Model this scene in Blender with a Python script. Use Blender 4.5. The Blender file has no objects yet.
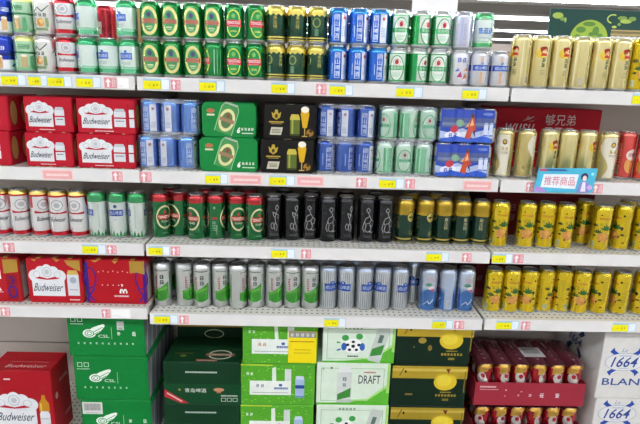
import bpy, bmesh, math, random
from mathutils import Matrix, Vector
from mathutils.geometry import tessellate_polygon

random.seed(7)
SC = bpy.context.scene
COL = SC.collection

# ------------------------------------------------------------------ camera
CAM = Vector((0.5508, -1.7110, 1.4241))
F_PX = 519.72
RGT = Vector((0.999354, -0.019418, 0.030228))
UPV = Vector((-0.024562, 0.244772, 0.96927))
FWD = Vector((0.02622, 0.969386, -0.244137))
cam_data = bpy.data.cameras.new('camera')
cam_data.sensor_width = 36.0
cam_data.lens = 36.0 * F_PX / 640.0
cam_data.clip_start = 0.05
cam_data.clip_end = 200
cam = bpy.data.objects.new('camera', cam_data)
COL.objects.link(cam)
cam.matrix_world = Matrix(((RGT.x, UPV.x, -FWD.x, CAM.x), (RGT.y, UPV.y, -FWD.y, CAM.y),
                           (RGT.z, UPV.z, -FWD.z, CAM.z), (0, 0, 0, 1)))
SC.camera = cam

# ------------------------------------------------------------------ world and exposure
W = bpy.data.worlds.new('store_ambient')
SC.world = W
W.use_nodes = True
W.node_tree.nodes['Background'].inputs[0].default_value = (0.92, 0.96, 1.0, 1)
W.node_tree.nodes['Background'].inputs[1].default_value = 0.03
SC.view_settings.view_transform = 'Standard'
SC.view_settings.look = 'None'
SC.view_settings.exposure = -0.2
SC.view_settings.gamma = 1.0
SC.view_settings.use_curve_mapping = False
LAMP_EMIT = 39.0
CEIL_Z = 3.6
FLOOR_Z = -0.09
LAMP_Y = [-6.7, -2.9, 0.9, 4.7, 8.5, 12.3, 16.1, 19.9, 23.7]


# ------------------------------------------------------------------ pixel helpers (photo pixel -> place on a known plane)
def x_at(px, z, y):
    k = Vector((0, y, z)) - CAM
    a = (px - 320.0) / F_PX
    return -(k.dot(RGT) - a * k.dot(FWD)) / (RGT.x - a * FWD.x)


def on_y(px, py, y):
    d = FWD + RGT * ((px - 320) / F_PX) - UPV * ((py - 212) / F_PX)
    t = (y - CAM.y) / d.y
    return CAM + d * t


# ------------------------------------------------------------------ materials
def lin(h):
    h = h.lstrip('#')
    out = []
    for i in (0, 2, 4):
        c = int(h[i:i + 2], 16) / 255.0
        out.append(c / 12.92 if c <= 0.04045 else ((c + 0.055) / 1.055) ** 2.4)
    return (out[0], out[1], out[2], 1.0)


MATS = {}
FIN = {  # metallic, roughness, coat, noise scale, noise amount
    'can': (0.72, 0.24, 0.5, 60, 0.03),
    'foil': (0.85, 0.28, 0.0, 40, 0.03),
    'box': (0.0, 0.45, 0.0, 30, 0.05),
    'paper': (0.0, 0.60, 0.0, 60, 0.02),
    'steel': (0.0, 0.40, 0.15, 18, 0.03),
    'film': (0.0, 0.22, 0.3, 30, 0.05),
    'matte': (0.0, 0.75, 0.0, 12, 0.05),
    'alu': (1.0, 0.27, 0.0, 40, 0.04),
}


def mat(col, fin='box'):
    if col[0] == 'm':
        fin, col = 'foil', col[1:]
    key = (fin, col)
    if key in MATS:
        return MATS[key]
    me, ro, coat, ns, na = FIN[fin]
    m = bpy.data.materials.new(fin + '_' + col.strip('#'))
    m.use_nodes = True
    nt = m.node_tree
    b = nt.nodes['Principled BSDF']
    tc = nt.nodes.new('ShaderNodeTexCoord')
    nz = nt.nodes.new('ShaderNodeTexNoise')
    nz.inputs['Scale'].default_value = ns
    nt.links.new(tc.outputs['Object'], nz.inputs['Vector'])
    mr = nt.nodes.new('ShaderNodeMapRange')
    mr.inputs['To Min'].default_value = 1 - na * 2
    mr.inputs['To Max'].default_value = 1 + na * 2
    nt.links.new(nz.outputs['Fac'], mr.inputs['Value'])
    mx = nt.nodes.new('ShaderNodeMix')
    mx.data_type = 'RGBA'
    mx.blend_type = 'MULTIPLY'
    mx.inputs['Factor'].default_value = 1.0
    mx.inputs['A'].default_value = lin(col)
    nt.links.new(mr.outputs['Result'], mx.inputs['B'])
    nt.links.new(mx.outputs['Result'], b.inputs['Base Color'])
    b.inputs['Metallic'].default_value = me
    b.inputs['Roughness'].default_value = ro
    b.inputs['Coat Weight'].default_value = coat
    b.inputs['Specular IOR Level'].default_value = {'box': 0.18, 'paper': 0.2, 'steel': 0.3}.get(fin, 0.5)
    b.inputs['Coat Roughness'].default_value = 0.06
    MATS[key] = m
    return m


def perforated():
    """white steel deck with rows of small round holes"""
    m = bpy.data.materials.new('perforated_steel')
    m.use_nodes = True
    nt = m.node_tree
    b = nt.nodes['Principled BSDF']
    tc = nt.nodes.new('ShaderNodeTexCoord')
    sep = nt.nodes.new('ShaderNodeSeparateXYZ')
    nt.links.new(tc.outputs['Object'], sep.inputs[0])

    def cell(sock, size):
        md = nt.nodes.new('ShaderNodeMath'); md.operation = 'PINGPONG'; md.inputs[1].default_value = size / 2
        nt.links.new(sock, md.inputs[0])
        return md.outputs[0]
    px_, py_ = cell(sep.outputs['X'], 0.020), cell(sep.outputs['Y'], 0.024)
    cmb = nt.nodes.new('ShaderNodeCombineXYZ')
    nt.links.new(px_, cmb.inputs[0]); nt.links.new(py_, cmb.inputs[1])
    ln = nt.nodes.new('ShaderNodeVectorMath'); ln.operation = 'LENGTH'
    nt.links.new(cmb.outputs[0], ln.inputs[0])
    lt = nt.nodes.new('ShaderNodeMath'); lt.operation = 'LESS_THAN'; lt.inputs[1].default_value = 0.0042
    nt.links.new(ln.outputs['Value'], lt.inputs[0])
    mx = nt.nodes.new('ShaderNodeMix'); mx.data_type = 'RGBA'
    mx.inputs['A'].default_value = lin('#d6d3ca'); mx.inputs['B'].default_value = lin('#6a6761')
    nt.links.new(lt.outputs[0], mx.inputs['Factor'])
    nt.links.new(mx.outputs['Result'], b.inputs['Base Color'])
    b.inputs['Roughness'].default_value = 0.45
    return m


PERF = perforated()


def emissive(name, col, strength):
    m = bpy.data.materials.new(name)
    m.use_nodes = True
    nt = m.node_tree
    nt.nodes.clear()
    e = nt.nodes.new('ShaderNodeEmission')
    e.inputs[0].default_value = lin(col)
    e.inputs[1].default_value = strength
    o = nt.nodes.new('ShaderNodeOutputMaterial')
    nt.links.new(e.outputs[0], o.inputs[0])
    return m


def clear_film():
    m = bpy.data.materials.new('clear_film')
    m.use_nodes = True
    b = m.node_tree.nodes['Principled BSDF']
    nz = m.node_tree.nodes.new('ShaderNodeTexNoise'); nz.inputs['Scale'].default_value = 45
    bp = m.node_tree.nodes.new('ShaderNodeBump'); bp.inputs['Strength'].default_value = 0.3
    m.node_tree.links.new(nz.outputs['Fac'], bp.inputs['Height'])
    m.node_tree.links.new(bp.outputs[0], b.inputs['Normal'])
    b.inputs['Base Color'].default_value = (0.9, 0.93, 1, 1)
    b.inputs['Roughness'].default_value = 0.2
    b.inputs['Alpha'].default_value = 0.22
    return m


FILM = clear_film()


# ------------------------------------------------------------------ objects
def link(o, parent=None):
    COL.objects.link(o)
    if parent is not None:
        o.parent = parent
    return o


def root(name, loc=(0, 0, 0), rz=0.0):
    o = bpy.data.objects.new(name, None)
    o.empty_display_size = 0.02
    o.location = loc
    o.rotation_euler = (0, 0, rz)
    return link(o)


def tag(o, label, cat=None, group=None, kind=None):
    n = len(label.split())
    assert 4 <= n <= 16, (n, label)
    o['label'] = label
    if cat:
        o['category'] = cat
    if group:
        o['group'] = group
    if kind:
        o['kind'] = kind
    return o


class MB:
    """collects polygons with materials; build() links them as one mesh object"""
    def __init__(self):
        self.v, self.f, self.m, self.sm, self.mats = [], [], [], [], []

    def mi(self, m):
        if m not in self.mats:
            self.mats.append(m)
        return self.mats.index(m)

    def poly(self, pts, m, smooth=False):
        i = len(self.v)
        self.v += [tuple(p) for p in pts]
        self.f.append(tuple(range(i, i + len(pts))))
        self.m.append(self.mi(m)); self.sm.append(smooth)

    def faces(self, verts, faces, m, smooth=False):
        i = len(self.v)
        self.v += [tuple(p) for p in verts]
        k = self.mi(m)
        for f in faces:
            self.f.append(tuple(i + q for q in f)); self.m.append(k); self.sm.append(smooth)

    def box(self, x0, y0, z0, x1, y1, z1, m, c=0.0):
        """box with chamfered vertical and horizontal edges when c > 0"""
        if c <= 0:
            vs = [(x, y, z) for z in (z0, z1) for x, y in ((x0, y0), (x1, y0), (x1, y1), (x0, y1))]
            fs = [(3, 2, 1, 0), (4, 5, 6, 7), (0, 1, 5, 4), (1, 2, 6, 5), (2, 3, 7, 6), (3, 0, 4, 7)]
            self.faces(vs, fs, m)
            return
        bm = bmesh.new()
        bmesh.ops.create_cube(bm, size=1.0)
        for v in bm.verts:
            v.co = Vector(((x0 + x1) / 2 + v.co.x * (x1 - x0), (y0 + y1) / 2 + v.co.y * (y1 - y0),
                           (z0 + z1) / 2 + v.co.z * (z1 - z0)))
        bmesh.ops.bevel(bm, geom=list(bm.edges), offset=c, segments=1, affect='EDGES')
        bm.verts.index_update()
        self.faces([v.co[:] for v in bm.verts], [tuple(v.index for v in f.verts) for f in bm.faces], m)
        bm.free()

    def lathe(self, prof, m, seg=40, cx=0.0, cy=0.0, closed_end=True):
        """prof: (r, z) from bottom to top, m: one material or one per band"""
        base = len(self.v)
        for r, z in prof:
            for k in range(seg):
                a = 2 * math.pi * k / seg
                self.v.append((cx + r * math.cos(a), cy + r * math.sin(a), z))
        for j in range(len(prof) - 1):
            mm = self.mi(m[j] if isinstance(m, (list, tuple)) else m)
            for k in range(seg):
                k2 = (k + 1) % seg
                self.f.append((base + j * seg + k, base + j * seg + k2, base + (j + 1) * seg + k2, base + (j + 1) * seg + k))
                self.m.append(mm); self.sm.append(True)
        if closed_end:
            mm = self.mi(m[-1] if isinstance(m, (list, tuple)) else m)
            self.f.append(tuple(base + (len(prof) - 1) * seg + k for k in range(seg)))
            self.m.append(mm); self.sm.append(False)

    def mesh(self, name):
        me = bpy.data.meshes.new(name)
        me.from_pydata(self.v, [], self.f)
        for mm in self.mats:
            me.materials.append(mm)
        me.polygons.foreach_set('material_index', self.m)
        me.polygons.foreach_set('use_smooth', self.sm)
        me.update()
        return me

    def build(self, name, parent=None, loc=None, rz=None):
        o = bpy.data.objects.new(name, self.mesh(name))
        link(o, parent)
        if loc:
            o.location = loc
        if rz:
            o.rotation_euler = (0, 0, rz)
        return o


# ------------------------------------------------------------------ flat print, in millimetres
TXT = {}


def text_polys(s, bold=0.0, shear=0.0):
    key = (s, bold, shear)
    if key not in TXT:
        c = bpy.data.curves.new('print', 'FONT')
        c.body = s
        c.resolution_u = 2
        c.offset = bold
        c.shear = shear
        o = bpy.data.objects.new('print', c)
        me = bpy.data.meshes.new_from_object(o)
        vs = [(v.co.x, v.co.y) for v in me.vertices]
        ps = [[vs[i] for i in p.vertices] for p in me.polygons]
        bpy.data.objects.remove(o); bpy.data.curves.remove(c); bpy.data.meshes.remove(me)
        xs = [q[0] for p in ps for q in p]; ys = [q[1] for p in ps for q in p]
        TXT[key] = (ps, min(xs), max(xs), min(ys), max(ys))
    return TXT[key]


def clip_u(poly, lo, hi):
    for sgn, lim in ((1, lo), (-1, hi)):
        out = []
        n = len(poly)
        for i in range(n):
            a, b = poly[i], poly[(i + 1) % n]
            da, db = sgn * (a[0] - lim), sgn * (b[0] - lim)
            if da >= 0:
                out.append(a)
            if (da > 0 > db) or (da < 0 < db):
                t = da / (da - db)
                out.append((lim, a[1] + (b[1] - a[1]) * t))
        poly = out
        if len(poly) < 3:
            return []
    return poly


class Art:
    def __init__(self):
        self.items = []

    def _add(self, polys, col):
        xs = [q[0] for p in polys for q in p]; ys = [q[1] for p in polys for q in p]
        bb = (min(xs), min(ys), max(xs), max(ys))
        lv = 1
        for it in self.items:
            c = it[2]
            if bb[0] < c[2] and bb[2] > c[0] and bb[1] < c[3] and bb[3] > c[1]:
                lv = max(lv, it[3] + 1)
        self.items.append((polys, col, bb, lv))
        return self

    def rect(self, u0, v0, u1, v1, col):
        return self._add([[(u0, v0), (u1, v0), (u1, v1), (u0, v1)]], col)

    def poly(self, pts, col):
        tris = tessellate_polygon([[Vector((p[0], p[1], 0)) for p in pts]])
        out = []
        for t in tris:
            q = [pts[i] for i in t]
            ar = (q[1][0] - q[0][0]) * (q[2][1] - q[0][1]) - (q[2][0] - q[0][0]) * (q[1][1] - q[0][1])
            if abs(ar) > 1e-6:
                out.append(q if ar > 0 else q[::-1])
        return self._add(out, col)

    def ell(self, cu, cv, ru, rv, col, n=24, a0=0.0, a1=360.0, rot=0.0):
        pts = []
        full = abs(a1 - a0) >= 360
        for i in range(n if full else n + 1):
            a = math.radians(a0 + (a1 - a0) * i / n)
            x, y = ru * math.cos(a), rv * math.sin(a)
            r = math.radians(rot)
            pts.append((cu + x * math.cos(r) - y * math.sin(r), cv + x * math.sin(r) + y * math.cos(r)))
        return self._add([pts], col)

    def ring(self, cu, cv, ru, rv, w, col, n=30, a0=0.0, a1=360.0):
        ps = []
        for i in range(n):
            a, b = math.radians(a0 + (a1 - a0) * i / n), math.radians(a0 + (a1 - a0) * (i + 1) / n)
            ps.append([(cu + (ru - w) * math.cos(a), cv + (rv - w) * math.sin(a)), (cu + ru * math.cos(a), cv + rv * math.sin(a)),
                       (cu + ru * math.cos(b), cv + rv * math.sin(b)), (cu + (ru - w) * math.cos(b), cv + (rv - w) * math.sin(b))])
        return self._add(ps, col)

    def line(self, pts, w, col):
        ps = []
        for (a, b) in zip(pts, pts[1:]):
            dx, dy = b[0] - a[0], b[1] - a[1]
            L = math.hypot(dx, dy) or 1
            nx, ny = -dy / L * w / 2, dx / L * w / 2
            ps.append([(a[0] - nx, a[1] - ny), (b[0] - nx, b[1] - ny), (b[0] + nx, b[1] + ny), (a[0] + nx, a[1] + ny)])
        return self._add(ps, col)

    def frame(self, u0, v0, u1, v1, w, col):
        return self._add([[(u0, v0), (u1, v0), (u1, v0 + w), (u0, v0 + w)], [(u0, v1 - w), (u1, v1 - w), (u1, v1), (u0, v1)],
                          [(u0, v0 + w), (u0 + w, v0 + w), (u0 + w, v1 - w), (u0, v1 - w)],
                          [(u1 - w, v0 + w), (u1, v0 + w), (u1, v1 - w), (u1 - w, v1 - w)]], col)

    def text(self, s, cu, cv, w, h, col, bold=0.02, shear=0.0, rot=0.0):
        ps, x0, x1, y0, y1 = text_polys(s, bold if s.isascii() else 0.0, shear)
        r = math.radians(rot)
        out = []
        for p in ps:
            q = []
            for x, y in p:
                a, b = ((x - x0) / (x1 - x0) - 0.5) * w, ((y - y0) / (y1 - y0) - 0.5) * h
                q.append((cu + a * math.cos(r) - b * math.sin(r), cv + a * math.sin(r) + b * math.cos(r)))
            out.append(q)
        return self._add(out, col)

    def column(self, s, cu, ctop, size, col, bold=0.02, gap=1.12):
        for i, ch in enumerate(s):
            self.text(ch, cu, ctop - size * (0.5 + i * gap), size, size, col, bold)
        return self

    def glyph(self, cu, cv, size, col, rot=0.0):
        """one character too small to read: a few strokes"""
        h = size / 2
        w = size * 0.16
        ps = []
        for k in range(3):
            y = cv - h + size * (0.12 + 0.36 * k)
            a0, b0 = cu - h * random.uniform(.5, 1), cu + h * random.uniform(.5, 1)
            ps.append([(a0, y), (b0, y), (b0, y + w), (a0, y + w)])
        for k in (-1, 1):
            x = cu + k * h * random.uniform(.2, .6)
            a0, b0 = cv - h * random.uniform(.4, 1), cv + h * random.uniform(.4, 1)
            ps.append([(x - w / 2, a0), (x + w / 2, a0), (x + w / 2, b0), (x - w / 2, b0)])
        return self._add(ps, col)

    def glyphs(self, n, cu, cv, w, size, col):
        for i in range(n):
            self.glyph(cu + (i - (n - 1) / 2) * w / n, cv, size, col)
        return self

    def bars(self, u0, v0, u1, v1, n, col, fill=0.45):
        """lines of print too small to read"""
        h = (v1 - v0) / n
        ps = []
        for i in range(n):
            a = u0
            y = v0 + h * i
            while a < u1 - 0.5:
                b = min(u1, a + random.uniform(2, 6))
                ps.append([(a, y), (b, y), (b, y + h * fill), (a, y + h * fill)])
                a = b + 1.0
        return self._add(ps, col)

    def barcode(self, u0, v0, u1, v1, paper='#e8e6e0', ink='#6f6f6c'):
        self.rect(u0, v0, u1, v1, paper)
        ps = []
        a = u0 + 1
        while a < u1 - 1.5:
            w = random.uniform(0.4, 1.1)
            ps.append([(a, v0 + 1.5), (a + w, v0 + 1.5), (a + w, v1 - 1.5), (a, v1 - 1.5)])
            a += w + random.uniform(0.5, 1.1)
        return self._add(ps, ink)

    def onto(self, mb, fn, fin, step=0.12, strip=None):
        """fn(u_mm, v_mm, off_mm) -> point"""
        for polys, col, bb, lv in self.items:
            m = mat(col, fin)
            off = lv * step
            for p in polys:
                if strip:
                    lo = min(q[0] for q in p); hi = max(q[0] for q in p)
                    if hi - lo > strip:
                        k = math.floor(lo / strip)
                        while k * strip < hi:
                            c = clip_u(p, k * strip, (k + 1) * strip)
                            if c:
                                mb.poly([fn(u, v, off) for u, v in c], m)
                            k += 1
                        continue
                mb.poly([fn(u, v, off) for u, v in p], m)


def front_fn(x0, z0, y):
    return lambda u, v, o: (x0 + u / 1000, y - o / 1000, z0 + v / 1000)


def top_fn(x0, y0, z):
    return lambda u, v, o: (x0 + u / 1000, y0 + v / 1000, z + o / 1000)


def right_fn(x, y0, z0):
    return lambda u, v, o: (x + o / 1000, y0 + u / 1000, z0 + v / 1000)


def left_fn(x, y1, z0):
    return lambda u, v, o: (x - o / 1000, y1 - u / 1000, z0 + v / 1000)

# ================================================================== can making
R_CAN = 0.0322
H_SHORT, H_TALL = 0.115, 0.168
ALU = mat('#d6d8dc', 'alu')


def can_fn(u, v, o):
    r = R_CAN + o / 1000
    a = u / 1000 / R_CAN
    return (r * math.sin(a), -r * math.cos(a), v / 1000)


LIDS = {}


def lid_meshes(H):
    if H not in LIDS:
        b = MB()
        b.lathe([(0.0262, H - .003), (0.0274, H - .0022), (0.0274, H - .0006), (0.0268, H), (0.0258, H - .0004),
                 (0.0248, H - .0042), (0.0236, H - .0048), (0.0228, H - .0040)], ALU, 32)
        t = MB()
        z = H - .0036
        pts = []
        for i in range(14):
            a = 2 * math.pi * i / 14
            pts.append((0.0075 * math.cos(a), -0.006 + 0.0115 * math.sin(a)))
        t.poly([(x, y, z + .0012) for x, y in pts], ALU)
        for i in range(14):
            p, q = pts[i], pts[(i + 1) % 14]
            t.poly([(p[0], p[1], z), (q[0], q[1], z), (q[0], q[1], z + .0012), (p[0], p[1], z + .0012)], ALU)
        LIDS[H] = (b.mesh('lid'), t.mesh('pull_tab'))
    return LIDS[H]


def can_body(H, shell, neck, art, base='m#c4c7ca', neck_from=0.017, fin='can'):
    b = MB()
    sh, nk, bs = mat(shell, fin), mat(neck, fin), mat(base, fin)
    prof = [(0.0215, .002), (0.024, 0), (0.0262, .001), (0.0308, .006), (R_CAN, .0095), (R_CAN, H - max(neck_from, .0168)),
            (R_CAN, H - .0165), (0.0312, H - .011), (0.0278, H - .0055), (0.0262, H - .003)]
    b.lathe(prof, [bs, bs, bs, bs, sh, nk, nk, nk, nk], 48, closed_end=False)
    art.onto(b, can_fn, fin, step=0.1, strip=3.6)
    return b.mesh('can_body')


CANS = {}      # key -> (height, body mesh, description, short name)


def design(key, H, desc, short, shell, neck, art, **kw):
    CANS[key] = (H, can_body(H, shell, neck, art, **kw), desc, short)


S, T = H_SHORT, H_TALL

# ---- short cans
a = Art()
a.rect(-102, 10, 102, 40, '#e8ecf2').rect(-102, 52, 102, 60, '#0f2470')
for cu in (-68, 0, 68):
    a.glyphs(3, cu, 74, 34, 13, '#dfe8f5').rect(cu - 8, 14, cu + 8, 50, '#d9b27c').ell(cu, 50, 8, 4, '#f4efe0')
    a.line([(cu - 34, 20), (cu - 20, 30), (cu - 12, 26)], 4, '#2f56c8')
design('royal', S, 'royal blue beer can with white foot', 'royal blue cans', '#1d3fc0', '#2448cc', a)

a = Art()
a.rect(-102, 60, 102, 66, '#2c7d4d').rect(-102, 10, 102, 20, '#7fb98a')
for cu in (-68, 0, 68):
    a.glyphs(3, cu, 80, 36, 14, '#2f8a55').rect(cu - 9, 18, cu + 9, 54, '#c9b27f').ell(cu, 54, 9, 4, '#f2eedc')
    a.poly([(cu + 14, 12), (cu + 30, 18), (cu + 26, 56), (cu + 16, 50)], '#5da873')
design('yellowneck', S, 'pale green beer can with yellow neck', 'yellow-necked cans', '#aed6b4', '#dfe489', a)

a = Art()
for cu in (-68, 0, 68):
    a.line([(cu - 26, 66), (cu - 6, 84), (cu + 6, 72), (cu + 28, 92)], 3, '#51604f').glyphs(3, cu, 62, 40, 11, '#45584b')
    a.ell(cu, 40, 12, 13, '#d79a4a').ell(cu + 4, 42, 6, 8, '#ecc98a').rect(cu - 20, 16, cu + 20, 24, '#7d9b6c').rect(cu + 14, 26, cu + 24, 54, '#88a06a')
design('whitegold', S, 'white beer can with amber disc print', 'white amber-disc cans', '#e4e6e2', '#f1f1ee', a)


def bud_print(a, cu, H, k=1.0, red='#c4162a'):
    c = H * 1000
    cv = c * 0.55
    a.ring(cu, cv + 20 * k, 16 * k, 15 * k, 2.2, '#9aa0a8').ell(cu, cv + 20 * k, 8 * k, 7 * k, '#b9bec5')
    a.poly([(cu - 32, cv + 4), (cu - 6, cv - 1), (cu, cv + 1), (cu + 6, cv - 1), (cu + 32, cv + 4), (cu + 32, cv - 5), (cu - 32, cv - 5)], red)
    a.text('Budweiser', cu, cv - 20 * k, 52, 13 * k, '#3a4250', .012, .35)


a = Art()
a.rect(-102, 10, 102, 22, '#c4162a')
for cu in (-51, 51):
    bud_print(a, cu, S, .9)
    a.poly([(cu + 34, 100), (cu + 62, 100), (cu + 56, 78), (cu + 48, 72), (cu + 40, 78)], '#c4162a')
design('redfoot', S, 'white beer can with red foot and script', 'red-footed white cans', '#ecedee', '#c4162a', a, neck_from=.014)

a = Art()
a.rect(-102, 10, 102, 22, '#57b583').rect(-102, 22, 102, 30, '#9fd8b8').rect(-102, 92, 102, 99, '#4cb27c')
for cu in (-51, 51):
    a.rect(cu - 20, 52, cu + 20, 72, '#3567c2').text('崂山啤酒', cu, 62, 34, 11, '#e8eef8', .02).ell(cu, 76, 5, 4, '#3567c2')
    a.bars(cu - 14, 36, cu + 14, 46, 3, '#9fb8b4')
design('mint', S, 'pale mint beer can with blue label', 'pale mint cans', '#e4f4ee', '#35a769', a)

a = Art()
for cu in (-51, 51):
    a.ell(cu, 56, 28, 43, '#e4dd92').ell(cu, 56, 19, 33, '#4a9a62').rect(cu - 24, 48, cu + 24, 63, '#9a7a66')
    a.text('TSINGTAO', cu, 55.5, 42, 9, '#d2604a', .03).ell(cu, 74, 7, 8, '#4b4a78').rect(cu - 10, 36, cu + 10, 40, '#cfe0a8').rect(cu - 7, 30, cu + 7, 33, '#bfd89a')
design('oval', S, 'green beer can with wide cream oval', 'cream-oval green cans', '#16893f', '#148038', a)

a = Art()
for cu in (-51, 51):
    a.ring(cu, 56, 24, 41, 4, '#c8d85a').ell(cu, 56, 20, 37, '#23924a').rect(cu - 25, 46, cu + 25, 66, '#cf2440')
    a.text('TSINGTAO', cu, 58, 44, 10, '#f3dfe2', .03).bars(cu - 16, 48, cu + 16, 51, 1, '#f0d0d6').ell(cu, 78, 6, 7, '#7fbf6a').rect(cu - 10, 30, cu + 10, 36, '#a9cf62')
for cu in (0, 102):
    a.rect(cu - 14, 16, cu - 11, 92, '#9fd2ab').rect(cu - 4, 16, cu - 2, 92, '#7fc190').rect(cu + 8, 16, cu + 10, 92, '#9fd2ab')
design('redband', S, 'green beer can with red centre band', 'red-banded green cans', '#128541', '#12803c', a)

a = Art()
a._add([[(-102 + 8.5 * i, 84 if i % 2 else 90), (-102 + 8.5 * (i + 1), 90 if i % 2 else 84), (-102 + 8.5 * (i + 1), 99), (-102 + 8.5 * i, 99)] for i in range(24)], 'm#d9c766')
a.rect(-102, 18, 102, 22, 'm#d9c766').rect(-102, 11, 102, 14, 'm#d9c766')
for cu in (-51, 51):
    a.ell(cu, 66, 13, 15, '#8d9a52').ell(cu, 66, 9, 11, '#2c5138').rect(cu - 6, 26, cu + 6, 48, '#5f8a6f')
    a.column('奥古特', cu + 40, 84, 12, '#cdbb5c', .02)
design('goldneck', S, 'dark green short beer can with gold neck', 'dark green gold-necked cans', '#1c4a35', 'm#dccb6c', a, neck_from=.02)

a = Art()
for cu in (-51, 51):
    a.rect(cu - 19, 14, cu + 19, 96, '#1a5ec6').frame(cu + 1, 16, cu + 18, 94, 1.5, '#dfe9f8')
    a.column('崂山啤酒', cu + 9.5, 92, 15, '#f2f6fc', .03, 1.22)
    a.rect(cu - 8, 28, cu - 5, 62, '#a9c6ee').rect(cu + 24, 12, cu + 46, 98, '#dfe4ee').ell(cu + 35, 84, 5, 5, '#c0413f')
    a.bars(cu + 28, 30, cu + 42, 60, 6, '#8fa6d0')
design('azure', S, 'bright blue beer can with white upright characters', 'bright blue cans', '#1762c0', '#2f86d8', a)

a = Art()
for cu in (-51, 51):
    a.rect(cu + 30, 14, cu + 72, 96, '#21994f').rect(cu + 44, 14, cu + 58, 96, '#1b8a45')
    a.ell(cu, 52, 24, 40, '#21994f').ell(cu, 52, 21, 37, '#e7f1e8').ring(cu, 70, 12, 12, 1.5, '#c98f8f').ell(cu, 71, 6, 8, '#bf3a44')
    a.rect(cu - 27, 46, cu + 27, 60, '#2fa35d').text('青岛啤酒', cu, 53, 40, 10, '#eaf6ec', .03).bars(cu - 14, 24, cu + 14, 40, 4, '#8fc9a2')
a.rect(-102, 96, 102, 99, '#2fa35d').rect(-102, 11, 102, 15, '#2fa35d')
design('crest', S, 'white and green beer can with arched crest', 'green crest cans', '#dcecdf', '#cfd8d2', a)

a = Art()
for k, u in enumerate(range(-95, 100, 24)):
    a.rect(u, 14, u + 8, 96, '#b9c0e4' if k % 2 else '#dcdbe6').bars(u + 10, 30, u + 18, 80, 7, '#a0a6cf')
design('lilac', S, 'silver lilac beer can with fine stripes', 'silver lilac can', '#cdd0e2', '#c8ccda', a)

a = Art()
a.rect(-102, 10, 102, 22, '#4fa96a').rect(-102, 22, 102, 28, '#a8d6b4').rect(-102, 92, 102, 99, '#8cc99d')
for cu in (-51, 51):
    a.glyphs(3, cu, 58, 48, 19, '#2f6fc4').bars(cu - 20, 36, cu + 20, 42, 2, '#8aa9c4')
design('mintblue', S, 'white beer can, green neck, large blue characters', 'green-necked blue-lettered can', '#dfeee8', '#58b377', a)

a = Art()
for cu in (-51, 51):
    a.glyphs(2, cu - 2, 82, 32, 15, '#2e58b8').poly([(cu - 16, 30), (cu - 4, 48), (cu + 2, 30)], '#b23a86').poly([(cu + 2, 24), (cu + 12, 44), (cu + 20, 28)], '#d98a55')
    a.poly([(cu - 24, 48), (cu - 12, 58), (cu - 8, 48)], '#5b6fc4').poly([(cu + 4, 50), (cu + 18, 62), (cu + 22, 46)], '#e0a684').rect(cu + 28, 20, cu + 40, 90, '#cfd3ea')
design('colourful', S, 'white beer can with magenta and orange shards', 'magenta and orange shard can', '#e2e2ea', '#cfd1d8', a)

a = Art()
a.rect(-102, 52, 102, 70, '#2c58b4')
for cu in (-51, 51):
    a.text('崂山啤酒', cu, 61, 42, 11, '#dfe8f8', .03).ell(cu, 76, 5, 5, '#6a8ac8').rect(cu - 6, 12, cu + 2, 48, '#dcb08c').rect(cu - 6, 78, cu + 2, 96, '#e2bfa4')
    a.rect(cu + 24, 12, cu + 36, 98, '#b9bccb').rect(cu - 38, 12, cu - 30, 98, '#c3c6d2')
design('bluebelt', S, 'silver white beer can with blue belt', 'blue-belted silver cans', '#dadce2', '#c6c9d0', a)

a = Art()
for cu in (-51, 51):
    a.rect(cu - 18, 20, cu + 18, 60, '#e6e2dc').text('Budweiser', cu, 42, 32, 8, '#7a2026', .02, .3)
design('crimson', S, 'crimson red short beer can', 'crimson can', '#c02436', '#b01e30', a)

# ---- tall cans
a = Art()
for cu in (-51, 51):
    a.ell(cu - 6, 112, 16, 15, '#e3c23c').ell(cu + 2, 122, 11, 11, '#8a2b1c').ell(cu + 3, 118, 7, 8, '#e9b98f').ell(cu - 3, 126, 8, 6, '#a8381f')
    a.poly([(cu - 8, 104), (cu + 14, 104), (cu + 10, 112), (cu - 4, 112)], '#c0392b').glyph(cu + 4, 90, 13, '#4c5a40').glyph(cu + 4, 75, 13, '#4c5a40')
    a.bars(cu - 4, 44, cu + 12, 62, 4, '#8f8a5a').rect(cu - 30, 14, cu - 26, 150, '#e9dfae')
    a.rect(cu + 24, 14, cu + 28, 150, '#efe7c0').rect(cu + 34, 14, cu + 37, 150, '#cdbd78').barcode(cu + 40, 18, cu + 56, 40, '#d9d4bc', '#9a9478')  # paler and darker upright stripes put body shading into the colour
design('cream', T, 'tall cream gold beer can with red-haired figure', 'cream gold cans', '#ddcf92', '#e2d79e', a)

a = Art()
for cu in (-51, 51):
    pts = [(cu - 6, 12)]
    for i in range(13):
        t = i / 12
        pts.append((cu - 6 + 16 * math.sin(t * 6.2), 12 + 136 * t))
    pts += [(cu + 34, 148), (cu + 38, 80), (cu + 34, 12)]
    a.poly(pts, '#ebe6d2').ell(cu + 18, 124, 8, 9, '#3a3222').ell(cu + 18, 124, 5, 6, '#c9a040')
    a.glyphs(2, cu + 20, 100, 26, 12, '#b89432').bars(cu + 8, 84, cu + 32, 92, 2, '#5a5138').barcode(cu + 40, 18, cu + 54, 44, '#dcd6bc', '#8f886a')
    a.ell(cu - 26, 40, 6, 6, '#b3a15e')
design('wheat', T, 'tall wheat gold beer can with white wave', 'wheat gold wave cans', '#cbba78', '#c9bb84', a)

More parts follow.
